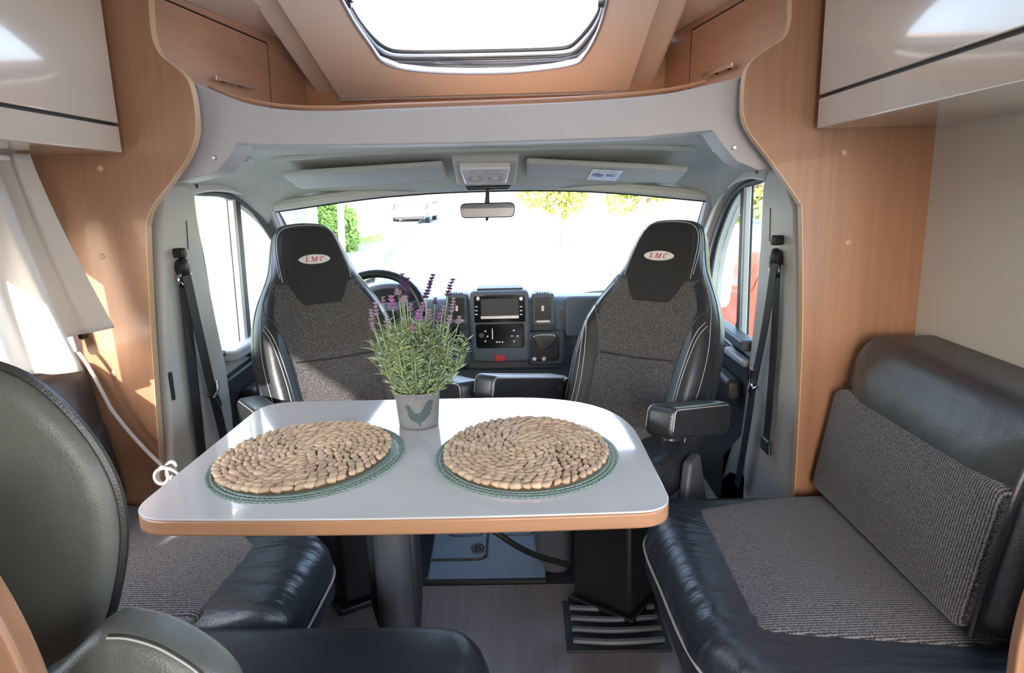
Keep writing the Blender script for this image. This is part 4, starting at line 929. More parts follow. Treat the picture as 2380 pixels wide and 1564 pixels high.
cl = thing('courtesy_lamp', 'grey ceiling console with two round reading lamps above the mirror', 'lamp', PY(1130, 400, 2.3))
def quad(px4, ys): return [PY(*p, y) for p, y in zip(px4, ys)]
q = quad([(1048, 372), (1208, 370), (1198, 432), (1062, 434)], (2.18, 2.18, 2.34, 2.34)); n_ = (q[1] - q[0]).cross(q[2] - q[1]).normalized(); n_ = n_ if n_.y > 0 else -n_
keep(MB().prism(q, n_ * .05).build('housing', 'plastic_liner', bevel=.012), cl)
q2 = quad([(1068, 394), (1186, 392), (1178, 427), (1080, 429)], (2.19, 2.19, 2.315, 2.315)); lz = keep(MB().prism(q2, n_ * .03).build('lens_plate', 'lamp_lens', bevel=.006), cl)
for px in (1104, 1151):
    cc = PY(px, 412, 2.255); uu = (q2[1] - q2[0]).normalized(); vv = n_.cross(uu).normalized()
    ring = [cc - n_ * .004 + uu * (.022 * math.cos(a)) + vv * (.022 * math.sin(a)) for a in [i * math.pi / 14 for i in range(28)]]
    keep(MB().tube(ring, .004, 6, True).build('lamp_bezel', 'plastic_grey'), cl)
    keep(MB().lathe([(0, -.006), (.012, -.005), (.019, .003), (.02, .008)], 20, cc, n_).build('reading_lamp', 'lamp_lens'), cl)
for px in (1100, 1130, 1158): 
    a = PY(px - 8, 398, 2.19) - n_ * .003; keep(MB().box(a + V((.011, 0, 0)), (.016, .006, .005)).build('lamp_switch', 'plastic_grey', bevel=.0015), cl)
mr = thing('rear_view_mirror', 'small black-rimmed rear-view mirror hanging at the windscreen top', 'mirror', PY(1133, 488, 2.42))
a0, a1 = PY(1080, 433, 2.40), PY(1188, 430, 2.40); keep(MB().prism([a0, a1, a1 + V((-.01, 0, -.014)), a0 + V((.01, 0, -.014))], (0, .05, 0)).build('mount', 'black_plastic', bevel=.005), mr)
keep(MB().tube([PY(1133, 435, 2.42), PY(1133, 455, 2.43), PY(1132, 478, 2.43)], [.008, .0075, .010], 10).build('stem', 'black_plastic'), mr)
x0, x1, z0, z1 = PY(1067, 472, 2.42).x, PY(1199, 472, 2.42).x, PY(1133, 506, 2.42).z, PY(1133, 471, 2.42).z
pl = rpoly([(x0 + .008, z0), (x1 - .008, z0), (x1, z1), (x0, z1)], [.018, .018, .022, .022], 6)
RM = M.Translation((0, 2.42, 0))
keep(MB().prism([V((p.x, 2.4115 + (p.y - z1) * .12, p.y)) for p in pl], (0, .022, 0)).build('housing', 'black_plastic', bevel=.006), mr)
il = inset([V(p) for p in pl], .0035); mg = MB().prism([V((p.x, 2.4102 + (p.y - z1) * .12, p.y)) for p in il], (0, -.0006, 0)); keep(mg.build('mirror_glass', 'mirror', smooth=False), mr)
keep(MB().tube([PY(1133, 505, 2.41), PY(1131, 512, 2.405)], .005, 8).build('tilt_lever', 'black_plastic'), mr)

# ================================================================== PLACEMATS
def ell_mesh():
    vs = []; fs = []; n = 8
    for i, (z, r) in enumerate(((-.75, .66), (0, 1), (.75, .66))):
        for j in range(n): a = 2 * math.pi * j / n; vs.append((z, r * math.cos(a), r * math.sin(a)))
    for i in range(2):
        for j in range(n): a = i * n + j; b = i * n + (j + 1) % n; fs.append((a, b, b + n, a + n))
    vs += [(-1, 0, 0), (1, 0, 0)]; fs += [(j, 24, (j + 1) % n) for j in range(n)] + [(16 + j, 16 + (j + 1) % n, 25) for j in range(n)]
    return vs, fs
ev, ef = ell_mesh()
strand_me = []
for k in range(4):
    me = bpy.data.meshes.new('strand'); rr = random.Random(k)
    me.from_pydata([(x * .0132, y * .0064 * (1 + .25 * math.sin(x * 2 + k)), z * .0060 + .0014 * math.cos(x * 3 + k)) for x, y, z in ev], [], ef)
    me.polygons.foreach_set('use_smooth', [True] * len(me.polygons))
    mm = MAT['straw'].copy(); bc = mm.node_tree.nodes
    f = (.82, 1.0, 1.12, .95)[k]
    for nd in bc:
        if nd.type == 'MIX':
            for s_ in (6, 7): cc = nd.inputs[s_].default_value; nd.inputs[s_].default_value = (cc[0] * f, cc[1] * f * (1.0 if k != 3 else .93), cc[2] * f, 1)
    me.materials.append(mm); strand_me.append(me)
def placemat(cx, cy, ax, ay, rot, label, zt=.7235):
    e = thing('placemat', label, 'placemat', (cx, cy, zt), rot, 'woven placemats')
    pieces = []; pitch = .0122; R = 1.0; k = 0
    rings = int(min(ax, ay) / pitch) - 0; rnd = random.Random(int(cx * 100))
    for i in range(rings + 1):
        r = (i + .35) / (rings + .6); rx, ry = ax * r, ay * r; per = 2 * math.pi * math.sqrt((rx * rx + ry * ry) / 2); n = max(3, int(per / .0190)); ph = rnd.random() * 6
        for j in range(n):
            a = ph + 2 * math.pi * (j + rnd.uniform(-.12, .12)) / n; x, y = rx * math.cos(a), ry * math.sin(a); tang = math.atan2(ry * math.cos(a), -rx * math.sin(a))
            pieces.append((x, y, tang + .42 + rnd.uniform(-.12, .12), rnd.uniform(.9, 1.12), rnd.uniform(0, .0015), rnd.randrange(4), i))
    # disc below the strands, darkened to stand in for shade in the gaps
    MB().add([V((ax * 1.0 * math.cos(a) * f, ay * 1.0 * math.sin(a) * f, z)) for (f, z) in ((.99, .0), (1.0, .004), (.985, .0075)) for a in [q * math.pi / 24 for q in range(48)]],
             [(i * 48 + j, i * 48 + (j + 1) % 48, (i + 1) * 48 + (j + 1) % 48, (i + 1) * 48 + j) for i in range(2) for j in range(48)] + [tuple(range(47, -1, -1)), tuple(range(96, 144))]).build('underside', 'straw_shade', e)
    cr, sr = math.cos(rot), math.sin(rot)
    pieces.sort(key=lambda p: (sr * p[0] + cr * p[1]) )
    lim = 300; rest = MB()
    vis = pieces if len(pieces) <= lim else None
    if vis is None:
        inner = sorted(pieces, key=lambda p: -p[6]); vis = inner[:lim]; oth = inner[lim:]
        for (x, y, t, s, dz, mi, i) in oth:
            T_ = M.Translation((x, y, .0082 + dz)) @ M.Rotation(t, 4, 'Z') @ M.Diagonal((s, s, s, 1)); rest.add([T_ @ V(v.co) for v in strand_me[mi].vertices], ef)
        tag(rest.build('inner_weave', 'straw', e, ang=0), None, None, None, 'stuff')
    for (x, y, t, s, dz, mi, i) in vis:
        o = bpy.data.objects.new('strand', strand_me[mi]); col.objects.link(o); o.parent = e; o.location = (x, y, .0082 + dz); o.rotation_euler = (0, 0, t); o.scale = (s, s, s)
    return e
placemat(-.437, 1.243, .158, .178, -.32, 'round woven straw placemat on the left of the lavender pot')
placemat(-.002, 1.245, .158, .180, 0, 'round woven straw placemat on the right of the lavender pot')
def lace(cx, cy, ax, ay, rot, label):
    e = thing('lace_mat', label, 'mat', (cx, cy, TT), rot, 'green lace mats'); m = MB()
    def ring(f, r, z=.0016): m.tube([V((ax * f * math.cos(a), ay * f * math.sin(a), z)) for a in [i * math.pi / 60 for i in range(120)]], r, 6, True)
    MB().add([V((ax * .90 * math.cos(a), ay * .90 * math.sin(a), z)) for z in (.0003, .0026) for a in [i * math.pi / 30 for i in range(60)]], [tuple(range(59, -1, -1)), tuple(range(60, 120))] + [(i, (i + 1) % 60, 60 + (i + 1) % 60, 60 + i) for i in range(60)]).build('mat', 'lace', e)
    ring(.905, .0018); ring(.955, .0016); n = 110
    for k in range(n):
        a = 2 * math.pi * k / n; b = a + math.pi / n; 
        for f0, f1, an, am in ((.905, .955, a, a), (.955, 1.0, b, b)):
            m.tube([V((ax * f0 * math.cos(an), ay * f0 * math.sin(an), .0016)), V((ax * f1 * math.cos(am), ay * f1 * math.sin(am), .0016))], .0013, 5)
        c2 = a + 2 * math.pi / n
        m.tube([V((ax * f * math.cos(t), ay * f * math.sin(t), .0016)) for f, t in ((.985, a), (1.004, a + math.pi / n * .5), (1.012, b), (1.004, b + math.pi / n * .5), (.985, c2))], .0015, 5)
    m.build('lace_edge', 'lace', e)
lace(-.430, 1.240, .182, .198, -.32, 'round green lace mat under the left woven placemat')
lace(.0, 1.240, .178, .194, 0, 'round green lace mat under the right woven placemat')

# ================================================================== POTTED LAVENDER
pp = PZ(975, 985, TT); pc_ = V((pp.x - .001, pp.y + .0, TT))
lv = thing('potted_lavender', 'lavender plant in a grey stone pot with a rooster print', 'plant', pc_)
PH = .083; r0, r1 = .0385, .0475
sv = PY(975, 905, pc_.y).z - TT; PH = sv + .002
r0 = .044; r1 = .0515
MB().lathe([(0, .0005), (r0 - .003, .0005), (r0, .003), (r1 - .0012, PH - .004), (r1, PH - .002), (r1 - .001, PH), (r1 - .004, PH), (r1 - .006, PH - .012), (0, PH - .012)], 48).build('pot', 'pot', lv)
pot = [o for o in bpy.data.objects if o.parent == lv][0]
MB().lathe([(0, PH - .012), (r1 - .0068, PH - .0115)], 32).build('soil', 'soil', lv)
rs = [(-.023, .030), (-.0235, .040), (-.026, .046), (-.029, .047), (-.027, .051), (-.022, .055), (-.0195, .052), (-.015, .045), (-.008, .036), (0, .034), (.008, .038), (.013, .047), (.018, .056), (.024, .0615), (.029, .063), (.0305, .058), (.034, .060), (.0335, .052), (.030, .046), (.032, .040), (.027, .036), (.029, .030), (.022, .024), (.017, .020), (.010, .014), (.004, .012), (.006, .005), (.001, .004), (-.001, .011), (-.010, .015), (-.018, .021)]
cxy = V((0, .035)); ol = resample([V(p) for p in rs], .003); k = len(ol); vs_ = []; ctr = V((.004, .026))
sc_ = PH / .083
def potmap(p, l):
    z = (p.y + .006) * sc_ * 1.0; r = r0 + (r1 - r0) * z / PH + l; a = -math.pi / 2 + .16 + p.x / .0475; return V((r * math.cos(a), r * math.sin(a), z))
bm = bmesh.new(); vv = [bm.verts.new((p.x, p.y, 0)) for p in ol]; ed = [bm.edges.new((vv[i], vv[(i + 1) % k])) for i in range(k)]
bmesh.ops.triangle_fill(bm, edges=ed, use_beauty=True); bmesh.ops.subdivide_edges(bm, edges=[e_ for e_ in bm.edges if e_.calc_length() > .008], cuts=2); bmesh.ops.triangulate(bm, faces=bm.faces)
bm.verts.index_update(); m = MB(); m.add([potmap(V((v.co.x, v.co.y)), .0006) for v in bm.verts], [tuple(v.index for v in f.verts) for f in bm.faces]); bm.free()
ro = m.build('rooster_print', 'rooster', pot, ang=0); ro['label'] = 'faded blue-grey rooster print'
# stems, leaves and flower spikes
rl_ = random.Random(3); leaves = MB(); leaves2 = MB(); stems = MB()
def leaf(mb, p, d, ln, wd):
    d = d.normalized(); s = d.cross(V((rl_.uniform(-1, 1), rl_.uniform(-1, 1), rl_.uniform(-.3, .3)))); s = s.normalized() if s.length > .01 else d.orthogonal().normalized(); n = d.cross(s)
    a = p + d * ln * .5 + V((0, 0, -.001)); e_ = p + d * ln + V((0, 0, -.12 * ln))
    mb.add([p, a + s * wd, e_, a - s * wd, a + n * wd * .5], [(0, 1, 4), (1, 2, 4), (2, 3, 4), (3, 0, 4), (0, 3, 2, 1)])
tips = []
for i in range(64):
    az = rl_.uniform(0, 2 * math.pi); sp = abs(rl_.gauss(0, 1)) * .5; sp = min(1, sp + .12 * rl_.random())
    b0 = V((.03 * sp * math.cos(az), .03 * sp * math.sin(az), PH - .012)); ln = rl_.uniform(.11, .165) * (1 - .12 * sp)
    tp = b0 + V((math.cos(az) * .085 * sp, math.sin(az) * .085 * sp, ln)); md = b0.lerp(tp, .5) + V((math.cos(az) * .018 * sp, math.sin(az) * .018 * sp, -.006 * sp))
    pa = smoothpath([b0, md, tp], 6); stems.tube(pa, [.0016 - .0007 * j / (len(pa) - 1) for j in range(len(pa))], 5); tips.append((tp, (tp - md).normalized()))
    for j in range(1, len(pa)):
        t = j / len(pa); 
        for q in range(5 if t < .9 else 3):
            a2 = rl_.uniform(0, 2 * math.pi); d = V((math.cos(a2), math.sin(a2), rl_.uniform(.3, 1.3))) ; leaf(leaves if rl_.random() < .5 else leaves2, pa[j] + V((0, 0, rl_.uniform(-.006, .006))), d, rl_.uniform(.018, .040), rl_.uniform(.0013, .0024))
# broad low leaves over the rim
for i in range(60):
    az = rl_.uniform(0, 2 * math.pi); rr = rl_.uniform(.01, .042); leaf(leaves, V((rr * math.cos(az), rr * math.sin(az), PH - .01)), V((math.cos(az), math.sin(az), rl_.uniform(.2, 1.5))), rl_.uniform(.018, .034), .0035)
tag(stems.build('stems', 'stem', lv, ang=0), kind='stuff'); tag(leaves.build('foliage', 'leaf', lv, ang=0), kind='stuff'); tag(leaves2.build('foliage', 'leaf_grey', lv, ang=0), kind='stuff')
def spike(px, py0, py1, mt, size, dy=0, whorls=6):
    """a flower spike with its own stalk; top and bottom of the spike as seen"""
    Y = pc_.y + dy; a = PY(px[0], py0, Y) - pc_; b = PY(px[1], py1, Y) - pc_; m = MB(); ax = (a - b)
    for k in range(whorls):
        c = b + ax * (k / (whorls - 1)) + V((rl_.uniform(-.001, .001), rl_.uniform(-.001, .001), 0)); rr = size * (1.05 - .55 * k / (whorls - 1)) * rl_.uniform(.85, 1.1); nb = 7 if k < whorls - 1 else 4
        for j in range(nb):
            an = j * 2 * math.pi / nb + k * .7 + rl_.uniform(-.2, .2); d = V((math.cos(an), math.sin(an), .55)).normalized(); p = c + V((math.cos(an) * rr * .75, math.sin(an) * rr * .75, rl_.uniform(-.0008, .0008))); s = size * .58; t1 = d.orthogonal().normalized(); t2 = d.cross(t1)
            q_ = [p + t1 * s, p - t1 * s, p + t2 * s, p - t2 * s, p + d * s * rl_.uniform(1.5, 2.4), p - d * s]
            m.add(q_, [(0, 2, 4), (2, 1, 4), (1, 3, 4), (3, 0, 4), (2, 0, 5), (1, 2, 5), (3, 1, 5), (0, 3, 5)])
    m.tube([b, a], .0011, 5)
    o = m.build('flower_spike', mt, lv, ang=0)
    root = V((b.x * .25, b.y * .25, PH)); MB().tube(smoothpath([b + ax * .1, b.lerp(root, .5) + V((b.x * .12, 0, 0)), root], 5), .0011, 5).build('stalk', 'stem', o)
for sp in (((935, 931), 638, 672, 'lav_dark', .0045, .0, 6), ((948, 944), 648, 690, 'lav_dark', .0045, -.01, 7), ((1006, 990), 640, 690, 'lav_dark', .0052, .0, 8), ((1052, 1040), 650, 685, 'lav_dark', .0050, .01, 6),
           ((911, 911), 690, 714, 'lav_pink', .0060, -.02, 4), ((891, 890), 692, 706, 'lav_pale', .0045, 0, 3), ((1054, 1050), 694, 722, 'lav_pale', .0045, 0, 5), ((1012, 1011), 694, 706, 'lav_dark', .0040, .02, 3),
           ((975, 974), 722, 742, 'lav_pink', .0062, -.02, 4), ((862, 866), 720, 750, 'lav_pale', .0045, .01, 5), ((872, 876), 705, 730, 'lav_pale', .0045, -.01, 4), ((940, 938), 690, 700, 'lav_pale', .0065, -.015, 3), ((1030, 1028), 712, 728, 'lav_pale', .0045, 0, 3),
           ((1046, 1042), 735, 750, 'lav_pale', .0050, -.02, 3), ((1068, 1066), 737, 750, 'lav_pale', .0048, .0, 3), ((998, 996), 720, 740, 'lav_pale', .0055, .015, 4), ((955, 953), 708, 720, 'lav_pale', .0045, .02, 3), ((897, 899), 740, 755, 'lav_pink', .0045, .01, 3),
           ((926, 926), 672, 682, 'lav_pale', .0055, 0, 3), ((982, 981), 705, 722, 'lav_pale', .0045, .02, 4), ((1020, 1018), 730, 745, 'lav_pink', .0048, .01, 3), ((863, 868), 752, 765, 'lav_pale', .0040, -.01, 3), ((958, 957), 752, 768, 'lav_pink', .0042, -.02, 3)):
    spike(*sp)

# ================================================================== FLOOR-LEVEL THINGS
fc = thing('floor_cover', 'blue-grey ribbed plastic cover plate on the cab floor under the table', 'floor cover', (-.14, 2.1, 0))
A_, B_ = PZ(985, 1366, .0), PZ(1270, 1366, .0); x0, x1 = A_.x, B_.x; y0 = 1.945
def fz(y): return .012 + (y - y0) * .22
keep(MB().add([V((x0, y0, .0)), V((x1, y0, .0)), V((x1, 2.56, .0)), V((x0, 2.56, .0)), V((x0 + .01, y0, fz(y0))), V((x1, y0, fz(y0))), V((x1, 2.56, fz(2.56))), V((x0 + .01, 2.56, fz(2.56)))], [(0, 1, 5, 4), (1, 2, 6, 5), (2, 3, 7, 6), (3, 0, 4, 7), (4, 5, 6, 7), (0, 3, 2, 1)]).build('plate', 'floor_cover', smooth=False, bevel=.006), fc)
def on_f(u, y, l=.0): return V((x0 + (x1 - x0) * u, y, fz(y) + l))
keep(MB().tube(smoothpath([on_f(.03, y0 + .085, .002), on_f(.42, y0 + .085, .002), on_f(.485, y0 + .10, .002), on_f(.5, y0 + .14, .002), on_f(.5, 2.5, .002)], 4), .004, 6).build('hatch_gap', 'seam_dark'), fc)
c = on_f(.42, y0 + .135, .001); keep(MB().tube([c + V((.020 * math.cos(a), .020 * math.sin(a), .003 + .020 * math.sin(a) * .22)) for a in [i * math.pi / 12 for i in range(24)]], .003, 6, True).build('lock_ring', 'dash_dark'), fc)
keep(MB().lathe([(0, .006), (.008, .006), (.011, .002), (.011, -.002)], 16, c).build('lock_bolt', 'dash_dark'), fc)
for u0, u1 in ((.16, .44), (.6, .9)):
    for k in range(4):
        yy = y0 + .20 + k * .10; keep(MB().tube(smoothpath([on_f(u0, yy + .02, .001), on_f(u0 + .02, yy, .001), on_f(u1 - .02, yy, .001), on_f(u1, yy + .02, .001)], 4), .0028, 6).build('rib', 'dash_dark'), fc)
keep(MB().bb(x0 - .02, x1, y0 - .01, y0 + .003, 0.0, .012).build('edge_strip', 'rubber', smooth=False), fc)
hs_ = thing('black_hose', 'thin black hose hanging under the table towards the dark tub', 'hose', PY(1200, 1262, 1.75))
keep(MB().tube(smoothpath([PY(1110, 1210, 1.70), PY(1150, 1235, 1.70), PY(1200, 1268, 1.72), PY(1250, 1292, 1.76), PY(1320, 1312, 1.80)], 6), .009, 8).build('hose', 'cable_black'), hs_)
tu = thing('plastic_tub', 'dark grey plastic tub on the cab floor under the right end of the table', 'tub', (.12, 1.98, .0))
c = PY(1330, 1260, 2.05); c.x = .09; keep(MB().lathe([(.055, .0), (.062, .02), (.082, .24), (.088, .25), (.088, .262), (.080, .262), (.070, .2), (.06, .02)], 32, (c.x, 2.05, .0)).build('tub', 'tub'), tu)
for z in (.20, .225): keep(MB().tube([V((c.x + (.082 + (z - .2) * .1) * math.cos(a), 2.05 + (.082 + (z - .2) * .1) * math.sin(a), z)) for a in [i * math.pi / 16 for i in range(32)]], .003, 6, True).build('rib', 'tub'), tu)
gv = thing('made_up_grille', 'made-up dark slatted floor grille beside the right bench base', 'grille', (.26, 1.66, 0))  # made-up slats stand in for reflective stripes on the floor
ga, gb = PZ(1310, 1500, 0), PZ(1530, 1400, 0)
keep(MB().bb(.10, .385, 1.60, 1.83, .0005, .006).build('frame', 'black_plastic', smooth=False, bevel=.002), gv)
for k in range(4):
    y = 1.64 + k * .05; keep(MB().tube(smoothpath([V((.12, y, .008)), V((.24, y - .012, .010)), V((.37, y, .008))], 5), .010, 8).build('slat', 'tub'), gv)
# ================================================================== OUTSIDE
ZG = -.62
GR = .025                                    # the road climbs gently ahead of the vehicle
def zg(y): return ZG + max(0, (y - 4) * GR)
struct(MB().add([V((-60, -20, ZG)), V((60, -20, ZG)), V((60, 4, ZG)), V((-60, 4, ZG)), V((60, 140, zg(140))), V((-60, 140, zg(140)))], [(0, 1, 2, 3), (3, 2, 4, 5)]).build('ground', 'road', smooth=False))
rg = random.Random(11)
struct(MB().prism([V((-30, 4, ZG)), V((-2.2, 4, ZG)), V((-3.4, 16, zg(16))), V((-5.6, 40, zg(40))), V((-40, 40, zg(40)))], (0, 0, .10)).build('pavement', 'pavement', smooth=False))
def gp(px, py, z=ZG):
    d = ray(px, py); t = (z - 4 * GR - CAM.z) / (d.z - GR * d.y); p = CAM + d * t
    return p if p.y > 4 else PZ(px, py, z)
# kerb line and verge patches along the left side of the road
kp = [gp(880, 690), gp(886, 600), gp(900, 545), gp(905, 515)]
struct(MB().strip([p + V((0, 0, .06)) for p in kp], EX, .14, .14).build('kerb', 'kerb', smooth=False))
def verge(pxs, label):
    pts = [gp(*p, ZG + .10) for p in pxs]; o = MB().prism(pts, (0, 0, .03)).build('grass_verge', 'grass', smooth=False); m = MB()
    c = sum(pts, V()) / len(pts)
    for i in range(260):
        a = rg.randrange(len(pts)); p = c.lerp(pts[a].lerp(pts[(a + 1) % len(pts)], rg.random()), rg.random() ** .5) + V((0, 0, .03)); h = rg.uniform(.04, .1); d = V((rg.uniform(-.04, .04), rg.uniform(-.04, .04), h)); s = V((.012, .006, 0))
        m.add([p - s, p + s, p + d, p + V((0, .012, 0))], [(0, 1, 2), (1, 3, 2), (3, 0, 2)])
    q = m.build('grass_blades', 'grass', o, smooth=False); q['kind'] = 'stuff'; tag(o, label, 'grass')
verge([(818, 560), (884, 546), (892, 556), (840, 570)], 'small far patch of green grass between pavement and road')
verge([(790, 640), (880, 612), (884, 640), (800, 668)], 'nearer patch of green grass beside the driver headrest')
# fence along the left with wooden post and hedge behind
def fence(a, b, h, n, label):
    e = thing('garden_fence', label, 'fence', a); d = (b - a); st = d / n
    for i in range(n):
        p = a + st * i + st * .04; q = a + st * (i + .96); keep(MB().add([p, q, q + V((0, 0, h)), p + V((0, 0, h)), p + V((.04, .02, 0)), q + V((.04, .02, 0)), q + V((.04, .02, h)), p + V((.04, .02, h))], [(0, 1, 2, 3), (7, 6, 5, 4), (0, 4, 5, 1), (1, 5, 6, 2), (2, 6, 7, 3), (3, 7, 4, 0)]).build('board', 'fence', smooth=False), e)
    return e
f0 = gp(640, 560); f0 = V((-4.7, 12.5, zg(12.5) + .1)); fence(f0, V((-6.3, 22, zg(22) + .1)), 1.9, 12, 'grey board fence running along the left pavement')
fp = MB().box((-4.85, 15.6, zg(15.6) + 1.1), (.22, .22, 2.0)).build('gate_post', 'fence_post', smooth=False, bevel=.02); tag(fp, 'wooden gate post in the fence on the left', 'post')
tag(MB().tube([PY(788, 600, 9.0) * 1 + V((0, 0, -1.4)), PY(790, 450, 9.0), PY(792, 380, 9.0)], .045, 10).build('street_pole', 'pole'), 'slim metal street pole beyond the driver headrest', 'pole')
def bush(name, c, rx, ry, rz_, n, sz, mt, label, cat, trunk=None):
    e = thing(name, label, cat, V((c[0], c[1], zg(c[1])))); r = random.Random(int(c[0] * 10 + c[1])); m = MB(); cc = V(c)
    blobs = [(V((r.uniform(-.7, .7) * rx, r.uniform(-.7, .7) * ry, r.uniform(-.65, .7) * rz_)), r.uniform(.3, .55)) for _ in range(10)]
    for i in range(n):
        bo, bs = blobs[r.randrange(len(blobs))]; d = V((r.gauss(0, 1), r.gauss(0, 1), r.gauss(0, 1))).normalized(); p = cc + bo + V((d.x * rx, d.y * ry, d.z * rz_)) * (bs * r.uniform(.75, 1.05))
        u = V((r.gauss(0, 1), r.gauss(0, 1), r.gauss(0, 1))).normalized(); w_ = u.orthogonal().normalized(); s = sz * r.uniform(.6, 1.3)
        m.add([p + u * s, p + w_ * s * .5, p - u * s, p - w_ * s * .5], [(0, 1, 2, 3)])
    keep(tag(m.build('foliage', mt, smooth=False), kind='stuff'), e)
    tk = MB()
    tk.tube(smoothpath([V((c[0], c[1], zg(c[1]))), V((c[0] + .06, c[1], (ZG + c[2]) / 2)), V((c[0], c[1], c[2]))], 4), [.10 - .05 * k / 8 for k in range(9)] if False else .08, 8)
    for k in range(5):
        a = k * 1.3; tk.tube([V((c[0], c[1], c[2] - rz_ * .5)), cc + V((math.cos(a) * rx * .6, math.sin(a) * ry * .6, rz_ * .3))], .035, 6)
    keep(tk.build('trunk', 'bark'), e); return e
bush('hedge', (-4.9, 18.0, zg(18) + 1.1), .45, .5, 1.0, 2600, .08, 'hedge', 'bright green hedge behind the gate post on the left', 'hedge')
bush('hedge', (-5.0, 6.3, ZG + 2.3), 1.0, 1.0, 1.4, 2400, .10, 'tree_leaf', 'yellow-green bush seen through the left door window', 'bush')
bush('tree', (1.0, 19, 1.75), 1.15, 1.0, 1.15, 2200, .12, 'tree_leaf', 'yellow-green tree beyond the windscreen, right of the mirror', 'tree')
bush('tree', (3.6, 19.5, 1.65), 1.1, 1.0, 1.15, 2000, .12, 'tree_leaf', 'yellow-green tree beyond the passenger headrest', 'tree')
bush('tree', (5.2, 9.0, 1.1), 1.5, 1.5, 1.5, 3000, .12, 'tree_leaf', 'yellow-green tree seen through the right door window', 'tree')
bush('tree', (9.5, 26, 1.6), 2.4, 2.0, 1.8, 3000, .18, 'tree_leaf', 'far green tree at the right edge of the windscreen', 'tree')

# low stone wall on the right of the road
gw = thing('garden_wall', 'low stone garden wall along the right side of the road', 'wall', V((2.3, 14, ZG)))
wa, wb = V((3.0, 9.5, zg(9.5))), V((1.9, 19, zg(19))); d = (wb - wa)
for i in range(12):
    p = wa + d * (i + .5) / 12; keep(MB().box(p + V((0, 0, .27)), (.28, d.length / 12 * .96, .54), M.Rotation(math.atan2(-d.x, d.y), 3, 'Z')).build('block', 'stone', smooth=False, bevel=.02), gw)
    keep(MB().box(p + V((0, 0, .57)), (.36, d.length / 12 * .98, .07), M.Rotation(math.atan2(-d.x, d.y), 3, 'Z')).build('coping', 'stone', smooth=False, bevel=.02), gw)
# house across the street on the left
hx = thing('house', 'pale rendered house across the street seen through the left door window', 'house', V((-13.5, 15, ZG)))
keep(MB().bb(-17, -10, 11, 17, ZG, 2.6).build('walls', 'house', smooth=False), hx)
keep(MB().prism([V((-17.4, 10.6, 2.6)), V((-9.6, 10.6, 2.6)), V((-13.5, 10.6, 4.9))], (0, 6.8, 0)).build('roof', 'roof', smooth=False), hx)
for y in (12.2, 15.2):
    f_ = keep(MB().bb(-10.02, -9.96, y, y + 1.1, .6, 1.9).build('window', 'white_paint', smooth=False), hx); 
    pz = MB().bb(-9.97, -9.94, y + .08, y + 1.02, .68, 1.82).build('pane', 'car_glass', smooth=False); pz.parent = f_
for x in (-15.8, -13.0):
    f_ = keep(MB().bb(x, x + 1.2, 10.95, 11.02, .6, 1.9).build('window', 'white_paint', smooth=False), hx)
    pz = MB().bb(x + .08, x + 1.12, 10.92, 10.97, .68, 1.82).build('pane', 'car_glass', smooth=False); pz.parent = f_
# parked car ahead
car = thing('parked_car', 'silver-blue hatchback parked ahead on the left side of the road', 'car', V((0, 0, 0)))
base_c = gp(952, 521, ZG); kz = 1.0
CW, CL, CH = 1.76, 4.1, 1.46
body = [(0, .28), (.02, .55), (.10, .80), (.22, .92), (.42, 1.40), (1.0, 1.46), (2.0, 1.42), (2.75, .98), (3.9, .82), (4.08, .6), (4.1, .28)]
vs_ = []; n = len(body)
for (s, ins) in ((-1, 0), (1, 0)):
    for (y, z) in body:
        taper = .0 if z < .9 else (z - .9) * .38; vs_.append(V((s * (CW / 2 - taper), y, z)))
fs_ = [tuple(range(n)), tuple(range(2 * n - 1, n - 1, -1))] + [(i, i + n, (i + 1) % n + n, (i + 1) % n) for i in range(n)]
T_ = M.Translation(base_c + V((0, 0, 0)))
def CK(o): o.parent = car; return o
car.location = base_c
CK(MB().add(vs_, fs_).build('body', 'car_paint', smooth=False, bevel=.05))
CK(MB().add([V((-.66, .205, .95)), V((.66, .205, .95)), V((.54, .375, 1.34)), V((-.54, .375, 1.34)), V((-.66, .225, .95)), V((.66, .225, .95)), V((.54, .395, 1.34)), V((-.54, .395, 1.34))], [(0, 1, 2, 3), (7, 6, 5, 4), (0, 4, 5, 1), (1, 5, 6, 2), (2, 6, 7, 3), (3, 7, 4, 0)]).build('rear_window', 'car_glass', smooth=False))
for s in (-1, 1):
    CK(MB().box((s * .76, .08, .80), (.17, .12, .24)).build('tail_light', 'car_light', bevel=.03))
    for y in (.75, 3.3): CK(MB().lathe([(0, -.1), (.3, -.1), (.31, 0), (.3, .1), (0, .1)], 20, (s * .76, y, .31), (1, 0, 0)).build('wheel', 'rubber'))
    CK(MB().box((s * .97, 2.35, .98), (.2, .1, .14)).build('wing_mirror', 'car_paint', bevel=.03))
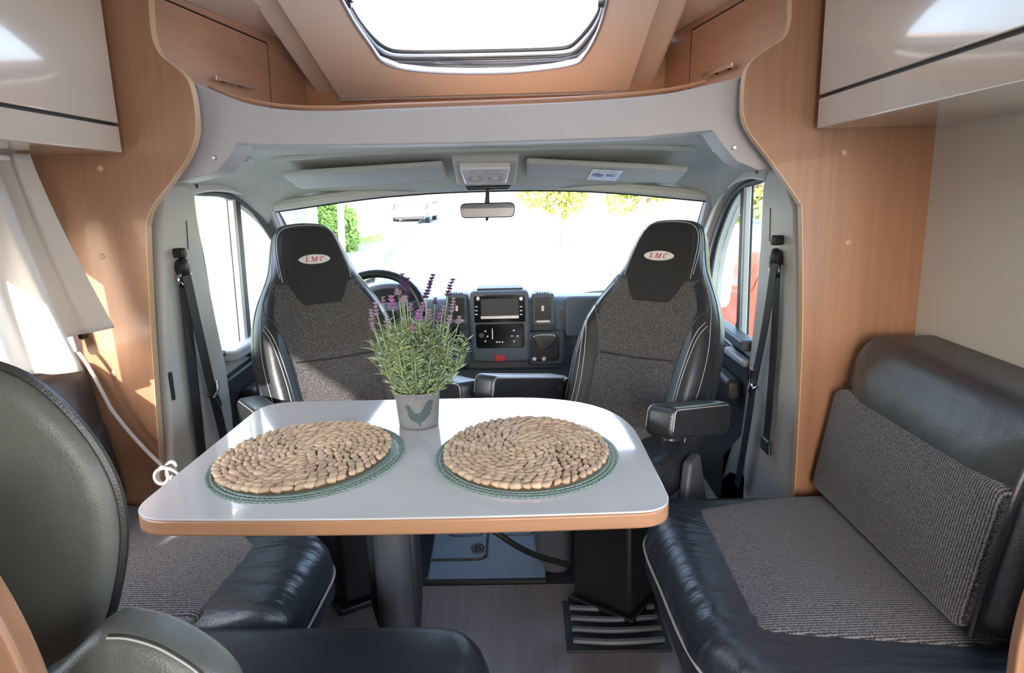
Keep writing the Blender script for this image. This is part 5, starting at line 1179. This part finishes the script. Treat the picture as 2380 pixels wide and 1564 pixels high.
CK(MB().box((0, .02, .42), (1.7, .16, .2)).build('bumper', 'car_paint', bevel=.04)); CK(MB().box((0, -.02, .28), (1.3, .1, .12)).build('diffuser', 'rubber', bevel=.02)); CK(MB().box((0, .06, .72), (.52, .04, .12)).build('number_plate', 'white_paint', bevel=.005))
# wing mirrors of the motorhome, outside the cab doors
def wing(x, s, c, label):
    e = thing('wing_mirror', label, 'mirror', c); pl = rpoly([(-.11, -.22), (.09, -.22), (.12, .19), (-.09, .19)], .05, 6)
    keep(MB().prism([c + V((p.x, 0, p.y)) for p in pl], (0, .10, 0)).build('housing', 'white_paint', bevel=.03), e)
    il = inset([V(p) for p in pl], .022); keep(MB().prism([c + V((p.x, -.001, p.y)) for p in il], (0, -.003, 0)).build('mirror_glass', 'mirror', smooth=False), e)
    for z in (-.16, -.05): keep(MB().tube([c + V((-s * .05, .05, z)), V((x + s * .02, c.y + .16, c.z - .2))], .016, 8).build('arm', 'black_plastic'), e)
wing(XDL - .05, -1, V((-1.30, 2.86, .80)), 'white wing mirror outside the driver door window')
wing(XDR + .05, 1, V((.95, 3.32, .86)), 'white wing mirror outside the passenger door window')
# red covered shape outside the passenger window
rc = MB(); c = PX(1742, 720, 1.7)
ol = rpoly([(c.y - .60, ZG), (c.y + .42, ZG), (c.y + .36, .70), (c.y + .05, .77), (c.y - .60, .79)], [.05, .05, .12, .1, .05], 6)
puff(rc, ol, ((1.9, 0, 0), EY, EZ, -EX), .34, .12, .03, .1, step=.05); tag(rc.build('quilted_cover', 'red_cover', ang=0), 'tall red textured fabric cover standing outside the passenger window', 'cover')
# bonnet seen past the windscreen base
bo = MB().add([V((-.95, 3.06, .74)), V((.72, 3.06, .74)), V((.62, 3.75, .50)), V((-.85, 3.75, .50)), V((-.95, 3.06, -.3)), V((.72, 3.06, -.3)), V((.62, 3.75, -.3)), V((-.85, 3.75, -.3))], [(0, 1, 2, 3), (7, 6, 5, 4), (0, 4, 5, 1), (1, 5, 6, 2), (2, 6, 7, 3), (3, 7, 4, 0)]).build('bonnet', 'body_white', bevel=.06)
tag(bo, 'white bonnet of the motorhome outside the windscreen', 'bonnet')
